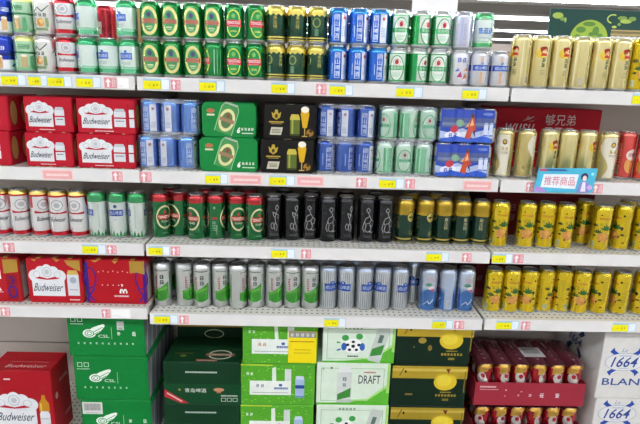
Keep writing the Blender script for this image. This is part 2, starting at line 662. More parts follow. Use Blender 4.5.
a = Art()
for cu in (-51, 51):
    a.rect(cu - 40, 12, cu - 34, 150, '#e98b80').barcode(cu - 26, 20, cu - 8, 52, '#e9dad4', '#b58a80').bars(cu - 26, 60, cu - 6, 130, 9, '#f0b4aa')
    a.ell(cu + 34, 52, 26, 30, '#e8a25c').ell(cu + 34, 88, 24, 20, '#f1e9e2').glyphs(3, cu + 34, 88, 36, 13, '#b02a38')
design('salmon', T, 'tall salmon red beer can with barcode', 'salmon red cans', '#dd544e', '#d8635a', a)

a = Art()
a.rect(-102, 10, 102, 24, '#c2182c').rect(-102, 146, 102, 152, '#c2182c')
for cu in (-51, 51):
    bud_print(a, cu, T, 1.25)
    a.poly([(cu + 36, 146), (cu + 64, 146), (cu + 64, 108), (cu + 56, 104), (cu + 46, 112), (cu + 40, 122)], '#c2182c')
design('redscript', T, 'tall white beer can with red foot and script', 'tall red-footed cans', '#e8e9ea', 'm#d2b968', a, neck_from=.016)

a = Art()
a.rect(-102, 132, 102, 152, '#3f9b62')
a._add([[(-102 + 12 * i, 10), (-102 + 12 * (i + 1), 10), (-102 + 12 * (i + .5), 34 if i % 2 else 26)] for i in range(17)], '#38945c')
for cu in (-51, 51):
    a.rect(cu - 26, 84, cu + 26, 106, '#2c54ae').text('崂山啤酒', cu, 95, 44, 14, '#e9eef8', .03).ell(cu, 118, 6, 6, '#33599f').bars(cu - 5, 70, cu + 5, 74, 1, '#7f9bb4')
    a.rect(cu + 40, 40, cu + 46, 126, '#c3d3cc')
design('laoshan', T, 'tall white beer can, green neck, blue label', 'green-necked white cans', '#d8e2dd', '#2f8f55', a)

a = Art()
a.rect(-102, 138, 102, 152, '#b3272e')
for cu in (-51, 51):
    a.ring(cu, 82, 31, 42, 6, '#e3dcae').rect(cu - 27, 74, cu + 27, 92, '#c2342c').text('TSINGTAO', cu, 83, 48, 11, '#f1e2d4', .03)
    a.text('青岛啤酒', cu, 67, 28, 8, '#dfe6d2', .03).ell(cu, 100, 5, 6, '#c2342c').bars(cu - 12, 24, cu + 12, 28, 1, '#a7cdb2')
for cu in (0, 102):
    a.bars(cu - 9, 40, cu + 6, 76, 6, '#8fbd9e').ell(cu, 122, 4, 5, '#7fb08d').rect(cu - 9, 80, cu + 9, 88, '#b3372e').rect(cu + 6, 24, cu + 10, 60, '#7fb08d')
design('redneck', T, 'tall green beer can with red neck and ring', 'red-necked green cans', '#146c38', '#a8262c', a)

a = Art()
fig = [[(-8, 128), (-2, 134), (4, 128), (2, 120), (-4, 118), (-8, 124), (-8, 128)], [(-2, 118), (4, 104), (10, 92), (4, 80), (-8, 76)],
       [(4, 104), (-10, 96), (-14, 84), (-8, 70)], [(10, 92), (20, 84), (16, 70), (6, 66)], [(4, 80), (10, 60), (4, 44)],
       [(-8, 70), (-12, 54), (-4, 46), (6, 50), (12, 44), (22, 48)], [(-14, 84), (-20, 60), (-14, 46)]]
fig2 = [[(4, 130), (10, 136), (15, 128), (10, 118), (4, 122), (4, 130)], [(9, 118), (6, 106), (2, 92), (4, 76), (10, 60), (8, 44)],
        [(6, 106), (-6, 112), (-2, 96), (2, 92)], [(6, 104), (14, 100), (12, 86)], [(4, 76), (-2, 62), (2, 46)],
        [(-8, 74), (-13, 62), (-8, 50), (-1, 56), (-1, 68), (-8, 74)]]
for cu, ff in ((-51, fig), (51, fig2)):
    for ln in ff:
        a.line([(cu + p, q) for p, q in ln], 1.7, '#b9bcc2')
    a.bars(cu - 16, 26, cu + 14, 36, 2, '#6d7078').glyphs(2, cu - 24, 112, 14, 7, '#4a4c52')
design('black', T, 'tall black beer can with white line drawing', 'black cans', '#17181b', '#2a2b2f', a)

a = Art()
a.rect(-102, 112, 102, 152, 'm#b99a34')
for i in range(34):
    a.rect(-102 + 6 * i, 124, -102 + 6 * i + 2, 146, 'm#8f7424')
a.rect(-102, 22, 102, 27, 'm#d2bb5a').rect(-102, 12, 102, 14, 'm#b99a34')
for cu in (-51, 51):
    a.ell(cu, 104, 17, 19, '#1c3d2c').ell(cu, 104, 14, 16, 'm#cdb558').rect(cu - 9, 101, cu + 9, 107, '#33502f').rect(cu - 1.5, 92, cu + 1.5, 116, '#33502f')
    a.frame(cu - 4, 38, cu + 12, 52, 2, '#8f9358').bars(cu, 42, cu + 9, 49, 2, '#8f9358')
    a.column('奥古特', cu + 51, 106, 14, '#d6cf9c', .03)
design('goldtop', T, 'tall dark green beer can with gold top', 'gold-topped dark green cans', '#153c2c', 'm#c3a643', a)


def leaf(a, u, v, r, col):
    for d in (-50, -15, 20, 55, 90):
        x = math.radians(d + 70)
        a.ell(u + r * .5 * math.cos(x), v + r * .5 * math.sin(x), r * .62, r * .2, col, 10, rot=d + 70)


a = Art()
for cu in (-51, 51):
    a.ell(cu + 2, 56, 21, 17, '#d99a4e').ell(cu + 6, 62, 10, 8, '#e2a85a').bars(cu - 18, 118, cu + 22, 128, 1, '#c98a2a', .8)
    a.glyphs(2, cu - 2, 101, 28, 12, '#a9962c')
    leaf(a, cu + 9, 82, 18, '#2f6a2c'); leaf(a, cu - 17, 70, 13, '#4a6a26')
    a.poly([(cu - 14, 40), (cu - 4, 45), (cu - 8, 36)], '#33381d').poly([(cu - 18, 134), (cu - 10, 138), (cu - 10, 132)], '#3f4a20').poly([(cu + 16, 52), (cu + 26, 60), (cu + 22, 46)], '#5a4a1c')
for cu in (0, 102):
    a.barcode(cu + 10, 16, cu + 25, 38, '#c9cfa8', '#8f9a6c').bars(cu - 14, 54, cu + 4, 136, 11, '#b8a51c')
    leaf(a, cu - 18, 58, 8, '#5a5a1e'); leaf(a, cu + 20, 94, 10, '#4a4a1c'); leaf(a, cu - 12, 30, 6, '#6a4a1a')
    a.ell(cu - 22, 84, 5, 7, '#3d3a16').ell(cu + 22, 60, 5, 4, '#4a4a1c').ell(cu - 20, 130, 4, 4, '#3d3a16')
design('pineapple', T, 'tall yellow pineapple beer can', 'yellow pineapple cans', '#d8bd12', '#cdb524', a)

a = Art()
for cu in (-51, 51):
    pts = [(cu - 30, 38)] + [(cu - 30 + 5 * i, 36 - 10 * math.sin(i / 12 * 3.14)) for i in range(13)] + [(cu + 30 - 5 * i, 66 + 34 * (1 - i / 12) ** 1.6) for i in range(13)]
    a.poly(pts, '#3c9a30').poly([(cu - 28, 58), (cu + 26, 72), (cu + 28, 84), (cu - 28, 64)], '#6fb84c')
    a.glyph(cu + 6, 117, 17, '#4f5a58').glyph(cu + 6, 97, 17, '#4f5a58').bars(cu - 20, 74, cu - 12, 122, 7, '#b8707c', .7).rect(cu - 28, 140, cu + 28, 143, '#7f8a86').rect(cu + 34, 26, cu + 38, 134, '#a3a9a6')
design('sweep', T, 'tall silver beer can with green sweep', 'silver green-sweep cans', 'm#c9cdca', 'm#d6d8da', a)

a = Art()
for u in range(-100, 100, 8):
    a.rect(u, 14, u + 1.6, 146, '#a9aeb3')
for cu in (-51, 51):
    a.rect(cu - 30, 76, cu + 30, 104, '#2450a8').text('崂山啤酒', cu, 90, 50, 15, '#e4ebf8', .03).ell(cu, 106, 10, 8, '#2450a8').ell(cu, 107, 4, 3, '#c3cfe6')
design('silverblue', T, 'tall ribbed silver beer can with blue label', 'silver blue-label cans', 'm#c0c5c9', 'm#b4c2d8', a)

a = Art()
a.rect(-102, 10, 102, 74, '#3f6fb0').rect(-102, 74, 102, 84, '#6f94c4').rect(-102, 84, 102, 94, '#92abc8')
for cu in (-51, 51):
    a.ell(cu, 66, 26, 26, '#3f6fb0').line([(cu - 20, 30), (cu - 4, 46), (cu + 2, 34), (cu + 20, 56)], 3, '#cfdcf0').ell(cu + 4, 98, 9, 8, '#f0dfe2')
    leaf(a, cu - 4, 104, 14, '#4f9a80'); a.ell(cu + 10, 88, 8, 6, '#c0607a').bars(cu - 14, 122, cu + 18, 140, 3, '#cf9aa2')
for cu in (0, 102):
    a.rect(cu - 16, 14, cu + 16, 140, '#aebfda').barcode(cu - 8, 18, cu + 8, 48, '#d8dfe9', '#8fa3c2')
design('bluehalf', T, 'tall silver beer can with blue lower half', 'blue-bottomed silver cans', '#b9c3d2', '#aab6c9', a)


ORD = ['nearest', 'second', 'third', 'fourth', 'fifth', 'sixth', 'seventh', 'eighth', 'ninth', 'tenth']


def make_can(key, x, y, z, rot, name=None):
    H, body, desc, short = CANS[key]
    r = root('tall_beer_can' if H == T else 'short_beer_can', (x, y, z), math.radians(rot * 1.765))
    lm, tm = lid_meshes(H)
    link(bpy.data.objects.new('can_body', body), r)
    l = link(bpy.data.objects.new('lid', lm), r)
    t = link(bpy.data.objects.new('pull_tab', tm), l)
    t.rotation_euler.z = random.uniform(-2, 2)
    return r


PLACED = []     # (shelf, x, short) for the tags' labels


def lay_row(place, z, y, items, bay=None, back=None, edge=(None, None), shelf=None, minp=0.0661):
    """items: (key, px, rot[, dy]); px at mid height of the can; edge names what stands beyond the ends"""
    xs, ys = [], []
    for it in items:
        H = CANS[it[0]][0]
        dy = it[3] if len(it) > 3 else 0.0
        ys.append(y + dy)
        xs.append(x_at(it[1], z + H / 2, y + dy))
    for _ in range(200):
        for i in range(len(xs) - 1):
            d = ys[i + 1] - ys[i]
            need = math.sqrt(max(0, minp ** 2 - d * d))
            g = xs[i + 1] - xs[i]
            if g < need:
                xs[i] -= (need - g) / 2; xs[i + 1] += (need - g) / 2
    runs = []
    for i, it in enumerate(items):
        if runs and items[runs[-1][-1]][0] == it[0]:
            runs[-1].append(i)
        else:
            runs.append([i])
    for k, run in enumerate(runs):
        key = items[run[0]][0]
        desc, short = CANS[key][2], CANS[key][3]
        lft = CANS[items[runs[k - 1][0]][0]][3] if k else edge[0]
        rgt = CANS[items[runs[k + 1][0]][0]][3] if k + 1 < len(runs) else edge[1]
        for j, i in enumerate(run):
            if back:
                lab = '%s in back row, %s' % (desc, place)
                if len(run) > 1 and lft:
                    lab += ', %s %s %s' % (ORD[j], 'from' if j else 'to', lft)
                elif len(run) > 1 and rgt:
                    q = len(run) - 1 - j
                    lab += ', %s %s %s' % (ORD[q], 'from' if q else 'to', rgt)
            elif len(run) == 1:
                lab = '%s, %s' % (desc, place) + (', beside ' + (rgt or lft) if (rgt or lft) else '')
            elif lft:
                lab = '%s, %s, %s to %s' % (desc, place, ORD[j], lft)
                if j:
                    lab = '%s, %s, %s from %s' % (desc, place, ORD[j], lft)
            else:
                q = len(run) - 1 - j
                lab = '%s, %s, %s %s %s' % (desc, place, ORD[q], 'to' if q == 0 else 'from', rgt)
            for p_, q_ in ((' beer can', ' can'), (' the ', ' '), ('tall ', ''), ('short ', ''), (' lower layer', ' lower'), (' upper layer', ' upper'), (' and ', ' '), (' with', ',')):
                if len(lab.split()) > 16:
                    lab = lab.replace(p_, q_)
            if len(lab.split()) > 16:
                lab = lab.replace(' upright characters', ' characters').replace(' in back row', ' behind')
            if len(lab.split()) > 16:
                lab = ','.join(lab.split(',')[:-1])
            c = make_can(key, xs[i], ys[i], z, items[i][2])
            tag(c, lab, 'beer can', '%s, %s%s' % (short, place, ', back row' if back else ''))
            if not back:
                PLACED.append((shelf, xs[i], short))
    return xs

# ================================================================== setting
WHITE = mat('#e6e4e0', 'steel')
RAIL = mat('#dcdad8', 'steel')
GREY = mat('#8d8883', 'steel')

b = MB(); b.box(-30, -8.6, FLOOR_Z - .1, 32, 40, FLOOR_Z, mat('#8f8b84', 'film'))
o = b.build('floor'); tag(o, 'polished pale grey store floor', None, None, 'structure')
b = MB(); b.box(-30, -8.6, CEIL_Z + .12, 32, 40, CEIL_Z + .3, mat('#b4b1ad', 'matte'))
o = b.build('ceiling'); tag(o, 'grey open store ceiling high above shelves', None, None, 'structure')
b = MB(); b.box(-30, 40, FLOOR_Z, 32, 40.2, CEIL_Z + .3, mat('#c9c7c2', 'matte'))
o = b.build('wall_back'); tag(o, 'pale far wall of the store', None, None, 'structure')
b = MB(); b.box(-30, -8.8, FLOOR_Z, 32, -8.6, CEIL_Z + .3, mat('#d6d4d0', 'matte'))  # unseen wall, added behind the camera for the cans to reflect
o = b.build('wall_front_added'); tag(o, 'unseen pale wall added behind the camera for can reflections', None, None, 'structure')
n = 1
for yb in [10.4, 14.2, 18.0, 21.8, 25.6, 30]:
    b = MB(); b.box(-30, yb - .12, CEIL_Z - .10, 32, yb + .12, CEIL_Z + .12, mat('#7d7872', 'matte'))
    b.box(-30, yb - .20, CEIL_Z - .14, 32, yb + .20, CEIL_Z - .10, mat('#7d7872', 'matte'))
    o = b.build('trim_%d' % n); n += 1
    tag(o, 'grey steel ceiling beam running across the store', None, None, 'structure')

TUBE = emissive('lamp_tube_light', '#f4f8ff', LAMP_EMIT)
for i, ly in enumerate(LAMP_Y):
    r = root('ceiling_lamp', (0, ly, CEIL_Z - .03))
    near = ly < 10
    b = MB(); b.box(-28, -.05, .0, 30, .05, .15, mat('#d8d8d6', 'steel')); b.build('lamp_housing', r)
    b = MB(); b.box(-28, -.1, -.006, 30, .1, .0, TUBE); b.build('lamp_tube', r)
    tag(r, 'long white strip lamp under the ceiling, %s' % (['over the next aisle', 'over this aisle', 'above the beer shelves', 'first row past the shelves', 'second row past the shelves', 'third row past the shelves', 'fourth row past the shelves', 'fifth row past the shelves', 'last row towards the far wall'][i]), 'ceiling lamp', 'strip lamps')

# gondola shelving: three bays
BAYS = [('left', -1.2, 0.0, [1.42, 1.12, .864, .626]), ('mid', 0.0, 1.2, [1.42, 1.12, .864, .608]), ('right', 1.2, 2.4, [1.42, 1.12, .864, .610])]
BAYTXT = {'left': 'bay with red cartons', 'mid': 'bay with green cans', 'right': 'bay with yellow cans'}
SHN = ['top', 'second', 'third', 'fourth', 'bottom']
DECK_Z = 0.045
Y_BACK = 0.455
for i, xu in enumerate([-1.2, 0.0, 1.2, 2.4]):
    r = root('shelf_upright', (xu, Y_BACK + .03, FLOOR_Z))
    b = MB(); b.box(-.02, -.02, 0, .02, .02, 1.70, GREY); b.build('post', r)
    b = MB(); b.box(-.025, -.45, 0, .025, .03, .05, GREY); b.build('foot', r)
    b = MB()
    for k in range(30):
        b.box(-.006, -.0215, .12 + k * .05, -.002, -.0198, .145 + k * .05, mat('#1d1c1b', 'matte'))
        b.box(.002, -.0215, .12 + k * .05, .006, -.0198, .145 + k * .05, mat('#1d1c1b', 'matte'))
    b.build('slot_strip', r)['kind'] = 'stuff'
    tag(r, 'grey slotted steel upright %s' % ['at the far end of the red carton bay', 'between red carton bay and green can bay', 'between green can bay and yellow can bay', 'at the far end of the yellow can bay'][i], 'shelf upright', 'shelving uprights')
for bn, x0, x1, hs in BAYS:
    r = root('back_panel', ((x0 + x1) / 2, Y_BACK, FLOOR_Z))
    w = (x1 - x0) / 2 - .021
    for z0, z1 in ((.10, .325), (.331, .70), (.705, 1.0), (1.005, 1.33), (1.335, 1.68)):
        b = MB(); b.box(-w, 0, z0, w, .015, z1, mat('#b8ada6', 'steel')); b.build('panel', r)
    b = MB(); b.box(-w, .015, .056, w, .03, 1.68, mat('#6b2f2c', 'matte')); b.build('backing', r)
    tag(r, 'beige steel back panels of the %s' % BAYTXT[bn], 'back panel', 'back panels')
    for k, h in enumerate(hs + [DECK_Z]):
        L = x1 - x0
        r = root('shelf', (x0, 0, h))
        g = .004
        if k < 4:
            b = MB()
            b.box(g, .006, -.004, L - g, Y_BACK - .002, 0, PERF)
            b.box(g, .006, -.026, L - g, .022, -.004, WHITE)
            b.box(g, Y_BACK - .02, -.026, L - g, Y_BACK - .002, -.004, WHITE)
            b.build('deck', r)
            b = MB()
            b.box(g, -.002, -.042, L - g, .004, .001, RAIL, .0012)
            b.build('price_rail', r)
            for xx in (g + .001, L - g - .004):
                b = MB()
                b.faces([(xx, .01, -.03), (xx + .003, .01, -.03), (xx + .003, Y_BACK - .004, -.075), (xx, Y_BACK - .004, -.075),
                         (xx, .01, -.004), (xx + .003, .01, -.004), (xx + .003, Y_BACK - .004, -.004), (xx, Y_BACK - .004, -.004)],
                        [(3, 2, 1, 0), (4, 5, 6, 7), (0, 1, 5, 4), (1, 2, 6, 5), (2, 3, 7, 6), (3, 0, 4, 7)], GREY)
                b.build('bracket', r)
        else:
            b = MB(); b.box(g, -.02, -.03, L - g, Y_BACK - .002, 0, PERF); b.build('deck', r)
            b = MB(); b.box(g, -.01, FLOOR_Z - h, L - g, 0, -.03, GREY); b.build('plinth', r)
        tag(r, 'white steel shelf board, %s level of the %s' % (SHN[k], BAYTXT[bn]), 'shelf', 'shelf boards')

# ================================================================== top shelf
Z1 = 1.42
YF = .045
rot_l = [4, -60, 60, 50, -40]
LFT_LO = [('royal', 8.5, 0), ('yellowneck', 27, 10), ('whitegold', 46.5, -10), ('redfoot', 66.5, 62), ('mint', 87.5, 10), ('mint', 108, 40), ('mint', 129, 48)]
xs_lo = lay_row('top shelf lower layer', Z1, YF, LFT_LO, shelf=0, edge=(None, None))
LFT_UP = [('royal', 4.5, 20), ('yellowneck', 24.5, -5), ('whitegold', 44, 0), ('redfoot', 65, 56), ('mint', 86, 18), ('mint', 127, 38)]
lay_row('top shelf upper layer', Z1 + S, YF, LFT_UP, shelf=0)
MID_LO = [('oval', 152.5, 52), ('oval', 174, 54), ('oval', 194, 56), ('redband', 214, 18), ('redband', 235.5, 52), ('redband', 256.5, 50),
          ('goldneck', 276, 30), ('goldneck', 296.5, 40), ('goldneck', 316, 20), ('azure', 336.5, 42), ('azure', 356.5, 40), ('azure', 376.5, 46),
          ('crest', 396, 44), ('crest', 417, 72), ('crest', 437.5, 46), ('colourful', 459, 54), ('bluebelt', 478.5, 52), ('bluebelt', 498.5, 50)]
lay_row('top shelf lower layer', Z1, YF, MID_LO, shelf=0)
MID_UP = [('oval', 151.5, 54), ('oval', 172.5, 50), ('oval', 193.5, 52), ('oval', 213.5, 50), ('redband', 234.5, 52), ('redband', 256.5, 62),
          ('goldneck', 276.5, 10), ('goldneck', 296.5, 14), ('goldneck', 317, 48), ('azure', 338, 36), ('azure', 358.5, 42), ('azure', 379, 26),
          ('crest', 399, 50), ('crest', 420, 70), ('crest', 441, 54), ('lilac', 462, 10), ('mintblue', 483, 50)]
lay_row('top shelf upper layer', Z1 + S, YF, MID_UP, shelf=0)
# the back row, seen in the gaps between the necks
lay_row('top shelf lower layer', Z1, YF + .067, [(k, p + 2, 40) for k, p, r_ in MID_LO], back=True)
lay_row('top shelf upper layer', Z1 + S, YF + .067, [(k, p + 1, 40) for k, p, r_ in MID_UP[:-2]], back=True)
lay_row('top shelf lower layer', Z1, YF + .067, [(k, p + 3, 40) for k, p, r_ in LFT_LO], back=True)
lay_row('top shelf lower layer', Z1, YF + .14, [('crimson', 106.5, 30)], back=True)
lay_row('top shelf upper layer', Z1 + S, YF + .14, [('crimson', 106, 30)], shelf=9, edge=('pale mint cans', None))
RGT_1 = [('cream', 522, 20, -.004), ('cream', 541.5, 48), ('cream', 559, 56), ('cream', 578, 100), ('cream', 597, 56), ('cream', 617, 54), ('pineapple', 638, 54)]
lay_row('top shelf', Z1, YF, RGT_1, shelf=0, edge=('blue-belted silver cans', None))
lay_row('top shelf', Z1, YF + .068, [(k, p - 1, 30) for k, p, r_ in RGT_1[1:]], back=True)

# ================================================================== third shelf (tall cans)
Z3 = .864
Y3 = .085
LFT_3 = [('redscript', 1.5, 65), ('redscript', 20.5, 72), ('redscript', 41, 78), ('redscript', 60, 58, -.004), ('redscript', 79, 50), ('laoshan', 98, 22), ('laoshan', 118.5, 52), ('laoshan', 138, 8)]
lay_row('third shelf', Z3, .08, LFT_3, shelf=2)
MID_3 = [('redneck', 162.5, 74), ('redneck', 179, 26, .022), ('redneck', 197, 36, -.012), ('redneck', 216, 0, -.004), ('redneck', 237.5, 62), ('redneck', 256, 70, -.012),
         ('black', 274, -46), ('black', 293, -44), ('black', 310.5, 50, .014), ('black', 326.5, 64, -.006), ('black', 344, -42, .006), ('black', 367, 56), ('black', 384, 58),
         ('goldtop', 404.5, 70), ('goldtop', 424.5, 66), ('goldtop', 443, 4), ('goldtop', 461, 6), ('goldtop', 480, -6)]
lay_row('third shelf', Z3, Y3, MID_3, shelf=2)
lay_row('third shelf', Z3, Y3 + .10, [('redneck', 172, 20), ('redneck', 207.5, 10), ('redneck', 229, 10), ('redneck', 249, 30), ('black', 284, 0), ('black', 312, 10), ('black', 345, 10), ('black', 375, 0), ('goldtop', 410, 20), ('goldtop', 435, 20), ('goldtop', 460, 30)], back=True)
RGT_3 = [('pineapple', 499, 50), ('pineapple', 525.5, 44), ('pineapple', 545, 42), ('pineapple', 564, 52, -.01), ('pineapple', 583, 36, .055), ('pineapple', 600.5, 46, -.02), ('pineapple', 621, 8, -.004), ('pineapple', 642, 44, -.01)]
lay_row('third shelf', Z3, .075, RGT_3, shelf=2, edge=('gold-topped cans', None))
lay_row('third shelf', Z3, .145, [('pineapple', 625, 30)], back=True)

# ================================================================== fourth shelf
Z4 = .608
MID_4 = [('sweep', 163, 50, -.004), ('sweep', 185.5, 80), ('sweep', 202.5, 50, -.008), ('sweep', 220.5, 66), ('sweep', 238.5, 92, -.012), ('sweep', 256.5, 44), ('sweep', 274, 62), ('sweep', 292, 58), ('sweep', 309.5, 60),
         ('silverblue', 328.5, 66), ('silverblue', 346, 36), ('silverblue', 364.5, 68), ('silverblue', 382, 34), ('silverblue', 400, 66), ('silverblue', 413, 40, .07),
         ('bluehalf', 428, 50, -.004), ('bluehalf', 447, 0, -.004), ('bluehalf', 465.5, 52, -.004)]
lay_row('fourth shelf', Z4, .085, MID_4, shelf=3)
lay_row('fourth shelf', Z4, .168, [('sweep', 170, 50), ('sweep', 192, 50), ('sweep', 210, 50), ('sweep', 229, 30), ('sweep', 247, 50), ('sweep', 266, 50), ('sweep', 284, 50), ('sweep', 302, 50), ('silverblue', 321, 20), ('silverblue', 338, 20), ('silverblue', 356, 20), ('silverblue', 374, 20), ('silverblue', 392, 20)], back=True)
RGT_4 = [('pineapple', 494, 52), ('pineapple', 511, 50), ('pineapple', 528, 30), ('pineapple', 544, 78, .01), ('pineapple', 560.5, 90, .01), ('pineapple', 579.5, 38), ('pineapple', 599.5, 6), ('pineapple', 620, 2), ('pineapple', 641, -10)]
lay_row('fourth shelf', .610, .08, RGT_4, shelf=3, edge=('blue-bottomed silver cans', None))

# ================================================================== cartons
def octo(mb, x0, x1, y0, y1, z0, z1, c, m, cy=0.0):
    """slab with cut corners seen from the front, front edges eased by cy"""
    def ring8(y, s):
        a0, a1, b0, b1 = x0 + s, x1 - s, z0 + s, z1 - s
        return [(a0 + c, y, b0), (a1 - c, y, b0), (a1, y, b0 + c), (a1, y, b1 - c), (a1 - c, y, b1), (a0 + c, y, b1), (a0, y, b1 - c), (a0, y, b0 + c)]
    rs = [ring8(y0, cy), ring8(y0 + cy, 0), ring8(y1, 0)] if cy else [ring8(y0, 0), ring8(y1, 0)]
    vs = [p for r in rs for p in r]
    fs = [tuple(range(8)), tuple(range(len(vs) - 1, len(vs) - 9, -1))]
    for k in range(len(rs) - 1):
        for i in range(8):
            j = (i + 1) % 8
            fs.append((k * 8 + j, k * 8 + i, (k + 1) * 8 + i, (k + 1) * 8 + j))
    mb.faces(vs, fs, m)


def carton(name, x0, x1, y0, y1, z0, z1, col, label, group=None, front=None, top=None, right=None, left=None, seam=True, tape='#b79b6a', flapcol=None):
    """closed corrugated box: body, two top flaps meeting in a seam, tape over the seam and the front edge"""
    r = root(name, (x0, y0, z0))
    W_, D_, H_ = x1 - x0, y1 - y0, z1 - z0
    t = .0022 if seam else 0
    b = MB(); b.box(0, 0, 0, W_, D_, H_ - t, mat(col), .0022)
    if front: front.onto(b, front_fn(0, 0, 0), 'box')
    if right: right.onto(b, right_fn(W_, 0, 0), 'box')
    if left: left.onto(b, left_fn(0, D_, 0), 'box')
    b.build('carton_body', r)
    if seam:
        for k, (a0, a1) in enumerate(((.0015, D_ / 2 - .0008), (D_ / 2 + .0008, D_ - .0015))):
            f = MB(); f.box(.0015, a0, H_ - t, W_ - .0015, a1, H_ - t + .0014, mat(flapcol or col), .0005)
            if k == 0 and top: top.onto(f, top_fn(0, 0, H_ - t + .0014), 'box', .1)
            f.build('flap', r)
        if tape:
            f = MB(); f.box(.0015, D_ / 2 - .022, H_ - t + .0014, W_ - .0015, D_ / 2 + .022, H_, mat(tape, 'film')); f.build('tape', r)
    tag(r, label, 'carton', group)
    return r


def bud_label(a, u0, v0, w, h, can=True):
    """white crown label with script, as printed on the red packs"""
    cu = u0 + w / 2
    a.rect(u0 + w * .04, v0, u0 + w * .98, v0 + h * .56, '#dcdee1')
    for k, (dx, ry) in enumerate(((-.34, .19), (-.18, .30), (0, .36), (.18, .30), (.34, .19))):
        a._add([[(cu + dx * w + .2 * w * math.cos(2 * math.pi * i / 20), v0 + h * .62 + ry * h * math.sin(2 * math.pi * i / 20)) for i in range(20)]], '#dcdee1')
    a.ring(cu, v0 + h * .74, w * .13, h * .15, w * .018, '#a9aeb5').ell(cu, v0 + h * .74, w * .07, h * .08, '#b9bdc3')
    a.ring(cu - w * .3, v0 + h * .66, w * .1, h * .1, w * .014, '#b3b7bd').ring(cu + w * .3, v0 + h * .66, w * .1, h * .1, w * .014, '#b3b7bd')
    a.poly([(cu - w * .36, v0 + h * .54), (cu, v0 + h * .5), (cu + w * .36, v0 + h * .54), (cu + w * .22, v0 + h * .6), (cu, v0 + h * .54), (cu - w * .22, v0 + h * .6)], '#b5182a')
    a.text('Budweiser', cu, v0 + h * .27, w * .86, h * .24, '#2e3848', .004, .55)


def can_picture(a, u0, v0, w, h, body, neck, foot, band=None):
    a.rect(u0, v0, u0 + w, v0 + h * .84, body).poly([(u0, v0 + h * .84), (u0 + w, v0 + h * .84), (u0 + w * .86, v0 + h), (u0 + w * .14, v0 + h)], neck)
    a.rect(u0, v0, u0 + w, v0 + h * .09, foot)
    if band:
        a.rect(u0, v0 + h * .42, u0 + w, v0 + h * .58, band)


# ---- red packs on the second shelf
Z2 = 1.12


def red_pack(x0, x1, y0, z0, h, label, group, style=0):
    r = root('beer_pack', (x0, y0, z0))
    W_ = (x1 - x0)
    w, hh = W_ * 1000, h * 1000
    b = MB()
    octo(b, 0, W_, 0, .199, 0, h - .0006, .005, mat('#b2172a'), .004)
    a = Art()
    if style in (0, 1):
        bud_label(a, w * .06, hh * .16, w * .55, hh * .74)
        can_picture(a, w * .64, hh * .16, w * .2, hh * .56, '#d3d6da', '#b9bcc2', '#b2172a')
        a.bars(w * .67, hh * .36, w * .81, hh * .42, 1, '#4a5260').rect(w * .64, hh * .44, w * .84, hh * .48, '#b2172a')
        a.bars(w * .3, hh * .07, w * .62, hh * .1, 1, '#e6d3d3', .8)
        if style == 1:
            a.rect(w * .9, hh * .2, w * .985, hh * .7, '#d3d6da').rect(w * .9, hh * .44, w * .985, hh * .48, '#b2172a')
            a.rect(w * .88, hh * .14, w * .895, hh * .86, '#8c1020')
    a.onto(b, front_fn(0, 0, 0), 'box')
    s = Art()
    for k in range(3):
        s.ell(32 + 66 * k, hh * .5, 25, hh * .40, '#8a1220').ell(32 + 66 * k, hh * .5, 20, hh * .34, '#a87f48')
    s.onto(b, right_fn(W_, 0, 0), 'box')
    b.build('pack_body', r)
    for k in range(3):
        p = MB(); xx = W_ * (.2 + .28 * k)
        p.box(xx, .0015, .0002, xx + .009, .012, .0045, mat('#c9b48a', 'film')); p.build('can_rim', r)
    tag(r, label, 'beer pack', group)
    for q in range(3):
        PLACED.append((1, x0 + W_ * (.2 + .3 * q), 'red script cartons'))
    return r


xa = [on_y(24.5, 131, .02).x, on_y(72, 131, .02).x, on_y(76.5, 131, .02).x, on_y(134.5, 131, .02).x]
G = 'red script packs on the second shelf'
for k, (lay, dx) in enumerate((('lower', -.004), ('upper', .004))):
    z = Z2 + k * .1145
    e = on_y(9, 131, .02).x + dx
    red_pack(e - .19, e, .02, z, .1145, 'red beer pack with script, %s layer, shelf end away from blue cans' % lay, G, 0)
    red_pack(xa[0] + dx, xa[1] + dx, .02, z, .1145, 'red beer pack with script between two others, %s layer' % lay, G, 0)
    red_pack(xa[2] + dx, xa[3] + dx, .02, z, .1145, 'red beer pack with script beside wrapped blue cans, %s layer' % lay, G, 1)


# ---- wrapped six-packs of blue and of pale green cans
def mono_can(key, H, R, shell, neck, art):
    CANS[key] = (H, can_body(H, shell, neck, art), key, key)


a = Art()
for cu in (-51, 51):
    a.rect(cu - 22, 14, cu + 22, 94, '#5f86cc').frame(cu + 2, 18, cu + 20, 90, 1.5, '#c9d5ee').column('崂山啤酒', cu + 11, 88, 14, '#d5def0', .03, 1.2)
    a.rect(cu + 24, 12, cu + 46, 98, '#d8dce8').ell(cu + 35, 84, 5, 5, '#b08a98').rect(cu - 12, 30, cu - 8, 70, '#7f9fdc').bars(cu + 28, 24, cu + 42, 44, 4, '#8fa0c8')
mono_can('packblue', S, R_CAN, '#6c8fd0', '#5a86c8', a)
a = Art()
for cu in (-51, 51):
    a.rect(cu - 22, 14, cu + 22, 94, '#3a5cae').frame(cu + 2, 18, cu + 20, 90, 1.5, '#c9d5ee').column('崂山啤酒', cu + 11, 88, 14, '#ccd6ec', .03, 1.2)
    a.rect(cu + 24, 12, cu + 46, 98, '#d2d7e4').ell(cu + 35, 84, 5, 5, '#b08a98').rect(cu - 12, 30, cu - 8, 70, '#7f9fdc').bars(cu + 28, 24, cu + 42, 44, 4, '#8fa0c8')
mono_can('packnavy', S, R_CAN, '#4866ae', '#2c4a90', a)
a = Art()
